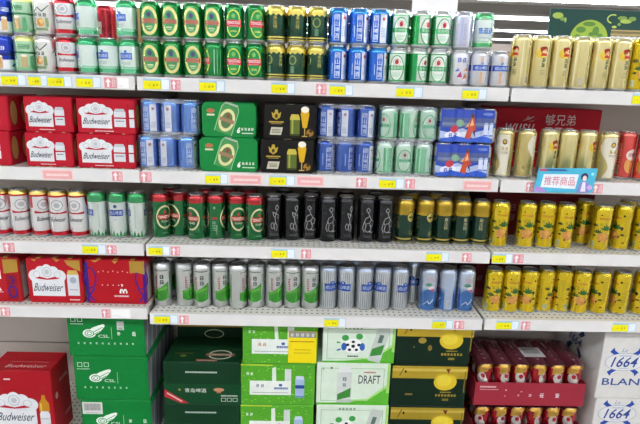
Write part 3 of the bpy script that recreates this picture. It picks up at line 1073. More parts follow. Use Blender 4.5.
for cu in (-51, 51):
    a.rect(cu + 34, 14, cu + 42, 94, '#5fae82').rect(cu + 46, 14, cu + 64, 94, '#7fbf9a').ring(cu, 52, 24, 38, 2.5, '#4fa577').ring(cu, 70, 11, 11, 1.5, '#b08f92').ell(cu, 71, 5, 6, '#a85560')
    a.rect(cu - 26, 46, cu + 26, 58, '#8cc7a6').text('青岛啤酒', cu, 52, 38, 9, '#3f9a6c', .03)
a.rect(-102, 12, 102, 15, '#5fae82')
mono_can('packmint', S, R_CAN, '#bfdcca', '#b4c9bd', a)


def six_pack(key, pxs, z, y, rots, label, group, short):
    zc = z + S / 2
    x0 = x_at(sum(pxs) / 3, zc, y)
    r = root('six_pack', (x0, y, z))
    body = CANS[key][1]
    lm, tm = lid_meshes(S)
    p = .0661
    for row in (0, 1):
        for k in range(3):
            c = bpy.data.objects.new('can', body); link(c, r)
            c.location = ((k - 1) * p, row * p, 0)
            c.rotation_euler.z = math.radians(rots[k] * 1.765 if row == 0 else 20 * k)
            link(bpy.data.objects.new('lid', lm), c)
    # clear film: gathered over the can tops and under the feet
    f = MB()
    for z0, z1, s in ((S - .012, S + .0004, -1), (.0004, .010, 1)):
        n_ = 40
        lo, hi = [], []
        for i in range(n_):
            t = 2 * math.pi * i / n_
            # rounded outline round the six cans, pinched between them
            ex, ey = math.cos(t), math.sin(t)
            px_ = max(-1, min(1, ex * 1.5)) * p
            py_ = (max(-1, min(1, ey * 1.8)) * .5 + .5) * p
            qx, qy = px_ + ex * (R_CAN + .0008), py_ + ey * (R_CAN + .0008)
            (lo).append((qx, qy, z0 if s < 0 else z1))
            (hi).append((px_ + ex * (R_CAN - .006), py_ + ey * (R_CAN - .006), z1 if s < 0 else z0))
        vs = lo + hi
        fs = [((i + 1) % n_, i, n_ + i, n_ + (i + 1) % n_) for i in range(n_)]
        fs.append(tuple(range(n_, 2 * n_)))
        f.faces(vs, fs, FILM, True)
    f.build('shrink_film', r)
    tag(r, label, 'six pack', group)
    for k in range(3):
        PLACED.append((1, x0 + (k - 1) * p, short))
    return x0


YP = .02 + R_CAN + .002
six_pack('packblue', (149, 168, 188), Z2, YP, (30, 8, 52), 'wrapped six-pack of light blue cans beside red packs, lower layer', 'light blue six-packs', 'light blue six-packs')
six_pack('packblue', (151, 171, 191), Z2 + S + .001, YP, (32, 14, 58), 'wrapped six-pack of light blue cans beside red packs, upper layer', 'light blue six-packs', 'light blue six-packs')
six_pack('packnavy', (327, 344.5, 362.5), Z2, YP, (52, 62, 42), 'wrapped six-pack of navy blue cans beside black pack, lower layer', 'navy blue six-packs', 'navy blue six-packs')
six_pack('packnavy', (328.5, 346, 364), Z2 + S + .001, YP, (28, 9, 32), 'wrapped six-pack of navy blue cans beside black pack, upper layer', 'navy blue six-packs', 'navy blue six-packs')
six_pack('packmint', (383.5, 403.5, 423), Z2, YP, (10, 50, 92), 'wrapped six-pack of pale green cans, lower layer, second shelf', 'pale green six-packs', 'pale green six-packs')
six_pack('packmint', (388, 408, 427.5), Z2 + S + .001, YP, (30, 88, 52), 'wrapped six-pack of pale green cans, upper layer, second shelf', 'pale green six-packs', 'pale green six-packs')


# ---- green and black paperboard packs with a picture on the front
def picture_pack(name, p0, p1, z0, h, col, art_fn, label, group, short, c=.012):
    x0, x1 = on_y(p0, 140, .02).x, on_y(p1, 140, .02).x
    W_ = x1 - x0
    r = root(name, (x0, .02, z0))
    b = MB(); octo(b, 0, W_, 0, .13, 0, h, c, mat(col), .003)
    a = Art(); art_fn(a, W_ * 1000, h * 1000)
    a.onto(b, front_fn(0, 0, 0), 'box')
    b.build('pack_body', r)
    for xx in (-.0006, W_ - .0006):
        e = MB()
        for k in range(2):
            e.lathe([(.029, h * .12), (.0315, h * .2), (.0315, h * .8), (.029, h * .88)], mat('#2f7a4a' if col[2] == '5' else '#2b2a26', 'can'), 20, xx + (.0325 if xx < 0.01 else -.0319), .036 + .062 * k)
        e.build('can_end', r)
    t = MB(); t.box(W_ / 2 - .012, .001, h - .0002, W_ / 2 + .012, .03, h + .0006, mat('#c9c4a0', 'paper')); t.build('top_seal', r)
    tag(r, label, 'beer pack', group)
    for k in range(3):
        PLACED.append((1, x0 + W_ * (.2 + .3 * k), short))


def green_art(a, w, h):
    c, s = math.cos(math.radians(-18)), math.sin(math.radians(-18))

    def rr(u, v):
        return (w * .47 + u * c - v * s, h * .53 + u * s + v * c)
    a.poly([rr(-29, -48), rr(29, -48), rr(29, 34), rr(23, 47), rr(-23, 47), rr(-29, 34)], '#4a8f52').line([rr(-29, -48), rr(-29, 34), rr(-23, 47)], 2.5, '#9fc49a').line([rr(29, -48), rr(29, 34), rr(23, 47)], 2.5, '#8fbf9a')
    a.poly([rr(-23, 47), rr(23, 47), rr(21, 53), rr(-21, 53)], '#a9b5a6')
    pts = [rr(26 * math.cos(t * math.pi / 14), -4 + 38 * math.sin(t * math.pi / 14)) for t in range(28)]
    a._add([pts], '#d8d79a')
    pts = [rr(18 * math.cos(t * math.pi / 14), -4 + 27 * math.sin(t * math.pi / 14)) for t in range(28)]
    a._add([pts], '#5a7a50')
    a.poly([rr(-24, -10), rr(24, -10), rr(24, 2), rr(-24, 2)], '#9a7a5c')
    a.ell(*rr(0, 12), 6, 7, '#8a4a3c')
    a.ell(w * .17, h * .76, 13, 7, '#b06a4a').rect(w * .10, h * .62, w * .24, h * .67, '#d9d2b8')
    a.text('6', w * .68, h * .22, 11, 20, '#eef2ea', .05, .25).glyphs(4, w * .84, h * .25, 44, 9, '#eef2ea').bars(w * .74, h * .12, w * .95, h * .16, 1, '#dfe8da', .8)


def black_art(a, w, h):
    cu = w * .24
    a.poly([(cu - 16, h * .78), (cu - 12, h * .62), (cu, h * .55), (cu + 12, h * .62), (cu + 16, h * .78), (cu + 7, h * .72), (cu + 4, h * .84), (cu - 4, h * .84), (cu - 7, h * .72)], '#b59a3a')
    a.ell(cu, h * .66, 5, 7, '#4a3c1a').rect(cu - 24, h * .47, cu + 24, h * .51, '#b59a3a').rect(cu - 18, h * .43, cu + 18, h * .45, '#9a8a4a')
    a.poly([(cu - 22, h * .12), (cu + 16, h * .12), (cu + 22, h * .34), (cu - 16, h * .34)], '#c3bfa8').bars(cu - 14, h * .18, cu + 14, h * .3, 3, '#3a3834')
    can_picture(a, w * .5, h * .10, 32, h * .62, '#5c6a2a', '#c2b24a', '#3a431c')
    a.rect(w * .5 + 5, h * .16, w * .5 + 11, h * .58, '#9aa04a').rect(w * .5, h * .56, w * .5 + 32, h * .62, '#c2b24a')
    g = w * .78
    a.poly([(g - 7, h * .34), (g + 7, h * .34), (g + 14, h * .72), (g + 12, h * .86), (g - 12, h * .86), (g - 14, h * .72)], '#d2a51e')
    a.ell(g, h * .86, 13, h * .09, '#efe9d8').rect(g - 1.5, h * .1, g + 1.5, h * .34, '#c2a85a').rect(g - 9, h * .08, g + 9, h * .11, '#c2a85a')
    a.ell(w * .88, h * .2, 12, 12, '#a0742a').ell(w * .9, h * .26, 6, 6, '#3a2e18').ell(w * .85, h * .14, 4, 4, '#4a3718')


picture_pack('beer_pack', 199, 257.5, Z2, .1135, '#15803c', green_art, 'green beer pack with tilted can picture, lower layer, second shelf', 'green picture packs', 'green picture packs')
picture_pack('beer_pack', 202, 256, Z2 + .1141, .1135, '#15803c', green_art, 'green beer pack with tilted can picture, upper layer, second shelf', 'green picture packs', 'green picture packs')
picture_pack('beer_pack', 260.5, 314, Z2, .1135, '#161412', black_art, 'black beer pack with beer glass picture, lower layer, second shelf', 'black picture packs', 'black picture packs', .006)
picture_pack('beer_pack', 263.5, 316, Z2 + .1141, .1135, '#161412', black_art, 'black beer pack with beer glass picture, upper layer, second shelf', 'black picture packs', 'black picture packs', .006)


# ---- blue printed film packs
def wrap_front(u):
    """scalloped outline over three cans: depth of the film at u (m from the pack's centre)"""
    k = round(max(-1, min(1, u / .0661)))
    d = u - k * .0661
    return max(math.sqrt(max(0, (R_CAN + .001) ** 2 - d * d)), .023)


def film_pack(px, z, label):
    x0 = x_at(px, z + S / 2, YP)
    r = root('six_pack', (x0, YP, z))
    cm = CANS['bluebelt'][1]
    lm, tm = lid_meshes(S)
    for row in (0, 1):
        for k in range(3):
            c = bpy.data.objects.new('can', cm); link(c, r); c.location = ((k - 1) * .0661, row * .0661, 0); c.rotation_euler.z = .8
            link(bpy.data.objects.new('lid', lm), c)
    hw = .0661 + .028
    art = Art()
    art.rect(-hw * 1000, 4, 82, 110, '#2344ae')
    art.rect(-90, 52, 82, 84, '#47588c').rect(-90, 58, 82, 68, '#6a789e')
    wav = [(-94, 8), (-60, 22), (-30, 10), (0, 24), (30, 12), (60, 24), (82, 14), (82, 40), (60, 48), (20, 36), (-20, 50), (-60, 34), (-94, 40)]
    art.poly(wav, '#aab8dc').ell(-50, 26, 30, 14, '#e6eaf4').ell(-10, 30, 18, 9, '#dfe5f2').poly([(-94, 4), (82, 4), (82, 16), (50, 26), (10, 14), (-40, 24), (-94, 14)], '#2b58c4')
    art.ell(-48, 46, 15, 12, '#c23a4a').ell(-30, 66, 13, 12, '#7fa68c')
    art.poly([(-12, 20), (-2, 62), (4, 88), (14, 90), (20, 62), (28, 44), (12, 40), (6, 14)], '#c24a2e').poly([(0, 58), (8, 84), (16, 60)], '#e0a878').ell(9, 92, 6, 7, '#5a3a2a').poly([(-14, 52), (0, 72), (-4, 56)], '#d8b05a').poly([(14, 36), (26, 20), (20, 44)], '#3a3440')
    art.glyphs(2, -52, 24, 36, 16, '#2448b4')
    for k in (0, 1):
        can_picture(art, 50 + 17 * k, 26, 13, 44, '#ccd4ea', '#9fb0d8', '#4a6ac4')
    art.ell(60, 98, 16, 5, '#5a78c8')
    f = MB()
    # the film itself: front, ends left open
    n_ = 60
    vs, fs = [], []
    for i in range(n_ + 1):
        u = -hw + (hw + .082) * i / n_
        for zz in (.004, S - .006):
            vs.append((u, -wrap_front(u), zz))
        vs.append((u, .0, S + .0006))
        vs.append((u, .0661, S + .0006))
        vs.append((u, .0661 + wrap_front(u), S - .006))
        vs.append((u, .0661 + wrap_front(u), .004))
    q = 6
    for i in range(n_):
        for k in range(5):
            fs.append((i * q + k, (i + 1) * q + k, (i + 1) * q + k + 1, i * q + k + 1))
    f.faces(vs, fs, mat('#2f4fb4', 'film'), True)
    art.onto(f, lambda u, v, o: (u / 1000, -wrap_front(u / 1000) - .0003 - o / 1000, v / 1000), 'film', .2, 4.0)
    f.build('printed_film', r)
    tag(r, label, 'six pack', 'blue printed six-packs')
    for k in range(3):
        PLACED.append((1, x0 + (k - 1) * .0661, 'blue printed six-packs'))


film_pack(461.5, Z2, 'six-pack in blue printed film with red figure, lower layer')
film_pack(466.5, Z2 + S + .0015, 'six-pack in blue printed film with red figure, upper layer')

# ---- tall cans on the second shelf
RGT_2 = [('wheat', 503, 24, -.004), ('wheat', 524.5, 68, -.014), ('cream', 547, 62, .004), ('cream', 566, 96, .006), ('cream', 585.5, 66, .004), ('wheat', 606, 34, -.018), ('salmon', 625, 30, .02), ('salmon', 645, -2, -.01)]
lay_row('second shelf', Z2, .075, RGT_2, shelf=1, edge=('blue printed six-packs', None))

# ---- red cartons at the back of the right bay
a = Art()
a.text('wusu', 115, 152, 112, 34, '#efe4e4', .0, .35).poly([(120, 178), (145, 193), (170, 198), (152, 186)], '#d9a8a8').poly([(140, 176), (170, 184), (180, 192), (160, 178)], '#d9a8a8').poly([(132, 180), (142, 200), (148, 186)], '#d9a8a8')
a.text('够兄弟', 270, 186, 118, 42, '#efe4e4', .04).glyphs(3, 268, 140, 118, 34, '#efe4e4').bars(90, 60, 330, 70, 1, '#d9a8a8')
a.bars(396, 120, 416, 150, 4, '#c98a90')
carton('carton', 1.252, 1.68, .30, .44, Z2, 1.349, '#c2162a', 'red carton with white lettering behind the cream gold cans', 'red cartons at the back', a, tape=None)
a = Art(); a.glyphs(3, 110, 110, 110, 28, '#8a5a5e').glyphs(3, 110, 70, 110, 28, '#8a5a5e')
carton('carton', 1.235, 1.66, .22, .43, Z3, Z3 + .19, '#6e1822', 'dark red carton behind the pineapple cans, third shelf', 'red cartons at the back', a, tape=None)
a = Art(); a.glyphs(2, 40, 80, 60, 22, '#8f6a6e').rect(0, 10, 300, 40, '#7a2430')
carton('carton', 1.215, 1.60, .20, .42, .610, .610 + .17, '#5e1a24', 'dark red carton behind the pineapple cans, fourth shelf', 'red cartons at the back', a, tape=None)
a = Art(); a.bars(20, 30, 120, 60, 3, '#8f7448')
carton('carton', -.30, .03, .26, .43, Z1, 1.655, '#b08d5e', 'plain tan cardboard carton behind the pale mint cans', None, a)

# ================================================================== fourth shelf, red and blue packs
Z4L = .626


def tall_pack(p0, p1, style, label):
    x0, x1 = on_y(p0, 283, .03).x, on_y(p1, 283, .03).x
    W_ = x1 - x0
    h = .17
    w, hh = W_ * 1000, h * 1000
    r = root('beer_pack', (x0, .03, Z4L))
    b = MB(); octo(b, 0, W_, 0, .2, 0, h, .006, mat('#a8141f' if style != 0 else '#b01624'), .004)
    a = Art()
    if style == 0:
        bud_label(a, w * .06, hh * .16, w * .62, hh * .72)
        can_picture(a, w * .72, hh * .12, w * .21, hh * .62, '#d0d3d8', '#c9ab55', '#b01624')
        a.ell(w * .825, hh * .52, w * .06, hh * .07, '#9aa4b2').bars(w * .75, hh * .3, w * .9, hh * .33, 1, '#4a5260').bars(w * .74, hh * .07, w * .92, hh * .1, 1, '#e6d3d3', .8)
        a.poly([(w * .7, hh * .96), (w * .97, hh * .96), (w * .97, hh * .72), (w * .86, hh * .78), (w * .74, hh * .86)], 'm#c9a24a')
        a.poly([(w * .1, hh * .97), (w * .2, hh * .97), (w * .16, hh * .92)], 'm#c9a24a').poly([(w * .5, hh * .97), (w * .62, hh * .97), (w * .56, hh * .92)], 'm#c9a24a')
    elif style == 1:
        for s_, o_ in ((1, 0), (-1, w)):
            a.rect(min(o_, o_ + s_ * w * .05), 8, max(o_, o_ + s_ * w * .05), hh * .94, '#3c1c7a')
            a.ring(o_ + s_ * w * .07, hh * .58, w * .11, hh * .24, 5, '#3c1c7a').line([(o_ + s_ * w * .14, hh * .36), (o_ + s_ * w * .05, hh * .2), (o_ + s_ * w * .12, hh * .06)], 7, '#4a2080')
        a.poly([(w * .74, hh * .97), (w * .985, hh * .97), (w * .985, hh * .68), (w * .86, hh * .72), (w * .74, hh * .7)], 'm#c9a24a')
        a.poly([(w * .1, hh * .97), (w * .24, hh * .97), (w * .17, hh * .93)], 'm#c9a24a').poly([(w * .45, hh * .97), (w * .55, hh * .97), (w * .5, hh * .9)], 'm#c9a24a')
        a.ring(w * .585, hh * .30, w * .03, hh * .05, 5, '#e9e4e2', 16, 0, 180).ring(w * .645, hh * .30, w * .03, hh * .05, 5, '#e9e4e2', 16, 0, 180).rect(w * .55, hh * .25, w * .58, hh * .30, '#e9e4e2').rect(w * .6, hh * .25, w * .63, hh * .3, '#e9e4e2').rect(w * .655, hh * .25, w * .68, hh * .3, '#e9e4e2')
        a.bars(w * .46, hh * .17, w * .7, hh * .21, 1, '#dcc6c6', .8).poly([(w * .58, hh * .46), (w * .62, hh * .44), (w * .59, hh * .39)], '#e6d6d4')
        for k in range(7):
            a.ell(w * (.22 + .08 * k), hh * (.74 if k % 2 else .72), 2, 2, '#e0b8a0', 8)
        for k in range(4):
            a.ell(w * (.27 + .09 * k), hh * .43, 2, 2, '#e6d6d4', 8)
    else:
        a.text('M', w * .62, hh * .62, w * .14, hh * .2, '#ece6e4', .06).text('R', w * .62, hh * .36, w * .12, hh * .2, '#ece6e4', .06)
        a.bars(w * .4, hh * .22, w * .7, hh * .26, 1, '#dcc6c6')
        a.poly([(w * .74, hh * .95), (w * .98, hh * .95), (w * .98, hh * .68), (w * .74, hh * .64)], 'm#c9a24a')
        a.rect(w * .77, hh * .06, w * .95, hh * .62, '#8a1622').ring(w * .86, hh * .24, w * .08, hh * .14, 6, '#3c1c7a').line([(w * .82, hh * .58), (w * .9, hh * .5), (w * .84, hh * .4)], 7, '#3c1c7a')
    a.onto(b, front_fn(0, 0, 0), 'box')
    s = Art()
    for k in range(3):
        s.rect(8 + 64 * k, 12, 62 + 64 * k, hh * .88, '#8f6a52').rect(14 + 64 * k, 14, 56 + 64 * k, hh * .8, '#a9a4a0')
    s.onto(b, right_fn(W_, 0, 0), 'box')
    b.build('pack_body', r)
    for k in range(3):
        p = MB(); xx = W_ * (.2 + .28 * k)
        p.box(xx, .0015, h - .004, xx + .014, .02, h + .0006, mat('#c9a24a', 'film')); p.build('can_rim', r)
    tag(r, label, 'beer pack', 'tall packs on the fourth shelf')
    for k in range(3):
        PLACED.append((3, x0 + W_ * (.2 + .3 * k), ['tall red script pack', 'red and purple pack', 'red lettered pack'][style]))


tall_pack(-40, 20.5, 2, 'tall red pack with gold corner and large white letters')
tall_pack(27.5, 83, 0, 'tall red pack with white script label, fourth shelf')
tall_pack(86, 146, 1, 'tall red pack with purple side swirls, fourth shelf')

# ================================================================== cartons on the bottom deck
DZ = DECK_Z
a = Art()
w, hh = 235, 300
bud_label(a, 6, 65, 165, 150)
can_picture(a, 180, 60, 38, 70, '#d3d6da', '#d3d6da', '#b01624')
a.poly([(180, 130), (218, 130), (218, 165), (207, 182), (205, 200), (193, 200), (191, 182), (180, 165)], '#b9821e').rect(184, 132, 190, 164, '#e0b64a').rect(193, 200, 205, 232, '#a01c22').bars(183, 96, 215, 102, 1, '#4a5260')
a.rect(60, 262, 84, 268, '#e2c9c9')
tp = Art(); tp.text('Budweiser', 130, 34, 150, 22, '#d9a9a9', .004, .3).bars(60, 62, 200, 68, 1, '#d08a8a')
rt = Art(); rt.glyph(30, 180, 18, '#d6c2c2').bars(60, 220, 120, 236, 2, '#c99a9a').ell(30, 180, 10, 14, '#c9b0a8').bars(80, 60, 130, 76, 2, '#c99a9a')
carton('carton', -.624, -.389, .04, .18, DZ, .347, '#a31420', 'large red carton with script and bottle picture, bottom deck', None, a, tp, rt, tape=None)


def csl_art(k):
    a = Art()
    cu, cv = 78, 92
    for i, (dx, dy, w_, r_) in enumerate(((0, 0, 24, 0), (22, 12, 26, 25), (34, 20, 22, 30), (44, 26, 16, 35))):
        a.ell(cu + dx, cv + dy, w_, 17 - 3 * i, '#e6efe6', 20, rot=r_)
    a.ring(cu, cv, 17, 13, 3, '#2b8a44').ring(cu, cv, 9, 7, 2.5, '#2b8a44').line([(cu + 14, cv + 4), (cu + 50, cv + 26)], 2.5, '#2b8a44').line([(cu + 16, cv - 4), (cu + 40, cv + 10)], 2.5, '#2b8a44')
    a.text('CSL', cu + 52, cv - 10, 40, 12, '#cfe0cf', .01)
    a.rect(158, 70, 159.5, 118, '#a9cdb0')
    for i in range(10 if k else 8):
        a.glyph(36 + 22 * i, 52, 8, '#cfe2d0')
    a.frame(14, 138, 32, 156, 2, '#cfe2d0').frame(38, 138, 56, 156, 2, '#cfe2d0').bars(12, 128, 58, 134, 1, '#cfe2d0')
    if k == 1:
        a.glyph(184, 92, 14, '#e6efe6').glyph(240, 92, 18, '#e6efe6')
    return a


side = Art()
side.rect(2, 3, 358, 160, '#7c8085')
for i in range(6):
    side.poly([(10 + 60 * i, 6), (24 + 60 * i, 6), (60 + 60 * i - 6, 158), (46 + 60 * i - 6, 158)], '#b4b8bc')
csl = [(-.310, -.031, .412, .578, 1), (-.300, -.027, .229, .4115, 0), (-.288, -.022, DZ, .2285, 1)]
for i, (x0, x1, z0, z1, k) in enumerate(csl):
    carton('carton', x0, x1, .04, .40, z0, z1, '#0c7a34', 'bright green carton with white football mark, %s of its stack' % ['top', 'middle', 'bottom'][i], 'bright green football cartons', csl_art(k), None, side, tape=None)
# paper slip and barcode sticker stuck on the green cartons
def sticker(name, p0, p1, y, col, art, label, cat, thick=.0006):
    A_, B_ = on_y(p0[0], p0[1], y), on_y(p1[0], p1[1], y)
    r = root(name, (A_.x, y, B_.z))
    b = MB(); b.box(0, -thick, 0, B_.x - A_.x, 0, A_.z - B_.z, mat(col, 'paper'))
    b.build('sheet', r)
    m_ = MB()
    art((B_.x - A_.x) * 1000, (A_.z - B_.z) * 1000).onto(m_, front_fn(0, 0, -thick), 'paper', .1)
    m_.build('print', r)
    tag(r, label, cat)
    return r


sticker('paper_slip', (116.5, 321.5), (124, 330), .0398, '#c3c4c2', lambda w, h: Art().rect(w * .2, 2, w * .8, h * .3, '#9a9c9a').rect(w * .1, h * .5, w * .9, h * .6, '#9fa19f'), 'torn grey paper slip on the top bright green carton', 'paper slip')
sticker('barcode_sticker', (82, 402), (103, 414), .0398, '#d9d9d6', lambda w, h: Art().barcode(6, 14, w - 6, h - 4, '#d9d9d6', '#55524f').bars(10, 4, w - 10, 9, 1, '#8a8886'), 'white barcode sticker on the lowest bright green carton', 'sticker')

# dark green cartons
def dark_front():
    a = Art()
    a.rect(0, 86, 290, 87.5, '#0c2c1c').bars(82, 132, 200, 139, 1, '#b9c9bc', .9).rect(0, 0, 290, 86, '#0f4224')
    a.text('青岛啤酒', 118, 58, 80, 17, '#dfe6da').glyph(58, 60, 10, '#b59a3a').ell(206, 62, 20, 8, '#c08a6a').rect(198, 48, 214, 54, '#b06a4a')
    a.poly([(1, 30), (1, 62), (92, 3), (62, 3)], '#b52836').line([(10, 46), (66, 10)], 5, '#e2c0c0')
    a.bars(214, 34, 276, 40, 1, '#b9c9bc', .9)
    for i in range(3):
        a.frame(214 + 22 * i, 12, 232 + 22 * i, 28, 2, '#b9c9bc')
    return a


tp = Art()
tp.ring(205, 55, 46, 34, 6, '#c9cfb8').rect(150, 46, 260, 64, '#8a5a48').text('TSINGTAO', 205, 55, 92, 12, '#cfc2a8', .03).bars(30, 58, 100, 70, 2, '#6a6a34').ell(66, 44, 12, 8, '#7a7a3a').rect(120, 6, 200, 20, '#8f5a4c').bars(128, 9, 192, 17, 1, '#c9a89a')
carton('carton', .030, .316, .04, .23, .217, .396, '#0c351d', 'dark green carton with oval on lid, top of its stack', 'dark green cartons', dark_front(), tp, tape=None)
carton('carton', .024, .314, .04, .23, DZ, .2165, '#0c351d', 'dark green carton under another with oval on lid', 'dark green cartons', dark_front(), None, tape=None)
a = Art(); a.rect(0, 390, 290, 400, '#a8843a').ring(150, 360, 40, 20, 4, '#a8a88a')  # gold strip puts the lit top edge into the colour
carton('carton', .035, .312, .245, .44, DZ, .452, '#0a2817', 'dark green carton with painted gold-lit edge behind the dark green stack', None, a, tape=None)


# green bubble cartons with a can picture
def bubble_art(k):
    a = Art()
    rnd = random.Random(k)
    for i in range(130):
        u, v = rnd.uniform(6, 272), rnd.uniform(6, 164)
        a.items.append(([[(u + 3.6 * math.cos(t * 1.047), v + 2.2 * math.sin(t * 1.047)) for t in range(6)]], '#8ad04a' if i % 2 else '#2f9a2a', (u - 2, v - 2, u + 2, v + 2), 1))
    a.poly([(118, 96), (118, 156), (132, 160), (134, 96)], '#d9e4d4') if k != 1 else a.poly([(120, 90), (116, 160), (128, 166), (134, 90)], '#d9e4d4')
    a.rect(166, 96, 190, 152, '#cdd6ce')
    a.rect(34, 42, 190, 102, '#e4e9e2')
    a.bars(44, 50, 180, 54, 1, '#8a9a94', .8)
    a.glyphs(2, 72, 80, 36, 14, '#6a7488' if k != 1 else '#c0703a').ell(150, 84, 7, 6, '#4a64a8').bars(126, 66, 178, 76, 1, '#4a64a8', .9)
    a.glyphs(2, 34, 130, 30, 12, '#dfeedb')
    if k != 1:
        can_picture(a, 206, 32, 34, 92, '#9fb6d6', '#c3cfe0', '#6f88b8', '#24468f')
    a.rect(0, 166, 120, 169, '#d9d93a')
    return a


lao = [(.327, .604, .392, .560), (.319, .599, .219, .3915), (.317, .597, DZ, .2185)]
for i, (x0, x1, z0, z1) in enumerate(lao):
    carton('carton', x0, x1, .04, .40, z0, z1, '#55a32c', 'light green bubble-print carton, %s of its stack' % ['top', 'middle', 'bottom'][i], 'light green bubble cartons', bubble_art([1, 2, 3][i]), tape='#c9cf9a')
sticker('yellow_notice', (288.5, 331), (316, 363), .0395, '#ecd615', lambda w, h: Art().rect(w * .02, h * .80, w * .98, h * .99, '#8f8f8a').glyphs(5, w * .5, h * .88, w * .9, 13, '#e6e2da').rect(w * .06, h * .66, w * .9, h * .69, '#b0701e').bars(w * .2, h * .3, w * .8, h * .5, 2, '#c0a018', .3), 'yellow paper notice with grey heading on bubble-print carton', 'notice')


# white and green cartons
def draft_art(k, w, h):
    a = Art()
    a.poly([(0, 1), (w, 1), (w, h * .55), (w * .7, h * .12), (w * .3, h * .06), (0, h * .05)], '#58b030')
    a.poly([(w * .96, h * .3), (w, h * .3), (w, h * .99), (w * .96, h * .99)], '#9fd070')
    a.poly([(w * .2, h * .1), (w * .7, h * .16), (w * .96, h * .5), (w * .96, h * .42), (w * .7, h * .11)], '#a8d884')
    a.frame(w * .06, h * .1, w * .92, h * .88, 1.6, '#6fa85a')
    if k == 'draft':
        can_picture(a, w * .28, h * .06, w * .2, h * .86, '#c9cfca', '#dde0de', '#b3bab4')
        a.poly([(w * .29, h * .12), (w * .47, h * .2), (w * .47, h * .42), (w * .29, h * .26)], '#3f8a3a').glyph(w * .38, h * .62, 16, '#3f5a50').glyph(w * .38, h * .48, 14, '#3f5a50')
        a.text('DRAFT', w * .72, h * .62, w * .3, h * .2, '#47484a', .01).bars(w * .64, h * .77, w * .8, h * .81, 1, '#b06a5a', .9)
        a.glyph(w * .09, h * .86, 9, '#6f9a78').ell(w * .2, h * .88, 4, 4, '#2a2a2c', 10)
    else:
        cu, cv = w * .42, h * .44
        a.ell(cu, cv, 36, 30, '#e9ece8').ell(cu - 34, cv - 2, 10, 16, '#2e5fae').ell(cu + 34, cv - 2, 10, 16, '#2e5fae')
        a.ell(cu - 30, cv + 34, 13, 12, '#3f9a48').ell(cu + 22, cv + 40, 13, 12, '#3f9a48')
        for t in range(5):
            t_ = math.radians(90 + 72 * t)
            a.ell(cu + 22 * math.cos(t_), cv + 18 * math.sin(t_), 7, 6, '#23262a', 6)
        a.ell(cu, cv, 8, 8, '#23262a', 5).bars(cu - 20, cv - 44, cu + 20, cv - 38, 1, '#2a3a34', .9)
        a.glyphs(5, cu, h * .9, 70, 11, '#3f6a52')
        a.line([(cu - 60, cv - 18), (cu - 46, cv - 12)], 6, '#2e5fae').line([(cu - 62, cv + 16), (cu - 48, cv + 14)], 6, '#3f9a48')
        c, s = math.cos(math.radians(-14)), math.sin(math.radians(-14))

        def rr(u, v):
            return (w * .78 + u * c - v * s, h * .5 + u * s + v * c)
        a.poly([rr(-24, -74), rr(24, -74), rr(24, 56), rr(18, 72), rr(-18, 72), rr(-24, 56)], '#bfc8c0')
        a.poly([rr(-20, -56), rr(20, -40), rr(20, 4), rr(-20, -24)], '#3f8a3a').poly([rr(-8, 4), rr(8, 8), rr(8, 40), rr(-8, 38)], '#5a6f66')
    return a


dr = [(.624, .893, .4015, .560, 'ball'), (.605, .883, .222, .401, 'draft'), (.609, .887, DZ, .2215, 'ball')]
for i, (x0, x1, z0, z1, k) in enumerate(dr):
    carton('carton', x0, x1, .04, .40, z0, z1, '#d3e2d0', ['white and green carton with football, top of its stack', 'white and green carton with dark capital lettering', 'white and green carton with football, bottom of its stack'][i], 'white and green cartons', draft_art(k, (x1 - x0) * 1000, (z1 - z0) * 1000), tape=None)


# dark green and gold cartons
def gold_art(k):
    a = Art()
    a.rect(2, 118, 288, 170, 'm#d2b43c').rect(2, 148, 288, 160, 'm#ead262')
    a.line([(30, 128), (44, 160)], 5, '#8f7a30').ell(52, 146, 4, 6, '#3a2f14')
    a.ell(206, 104, 44, 36, '#d2b62a').ell(200, 110, 30, 24, '#ddc640').poly([(204, 160), (222, 160), (216, 140)], '#7a2a22')
    a.bars(190, 58, 232, 63, 1, '#a89838', .8).glyphs(7, 212, 46, 84, 10, '#c2a83a').bars(200, 24, 224, 34, 2, '#a89838', .6)
    if k == 0:
        a.ell(98, 102, 15, 12, 'm#b9a24a').ell(128, 72, 8, 12, 'm#8f7f3c').rect(66, 72, 70, 78, '#8f8038')
    else:
        a.bars(56, 46, 84, 54, 2, '#a8903a', .7)
    a.rect(278, 60, 282, 150, '#7f7030')
    return a


gd = [(.897, 1.176, .3975, .560), (.889, 1.177, .2235, .397), (.893, 1.180, DZ, .223)]
for i, (x0, x1, z0, z1) in enumerate(gd):
    carton('carton', x0, x1, .04, .40, z0, z1, '#0d2417', 'dark green carton with gold band and disc, %s of its stack' % ['top', 'middle', 'bottom'][i], 'dark green gold-banded cartons', gold_art(i), tape=None)

# trays of red cans
a = Art()
a.rect(-102, 10, 102, 22, '#c8c2bc')
for cu in (-68, 0, 68):
    a.ell(cu, 112, 17, 24, '#d6d2cc').ell(cu + 12, 96, 13, 18, '#d6d2cc').ell(cu + 4, 120, 8, 9, '#b3202e').rect(cu - 20, 28, cu + 16, 70, '#d2cdc8').bars(cu - 14, 44, cu + 12, 56, 2, '#8f3a42')
    a.poly([(cu - 22, 126), (cu + 22, 140), (cu + 22, 151), (cu - 22, 151)], 'm#c99f4a')
mono_can('trayred', T, R_CAN, '#b0202e', 'm#c99f4a', a)


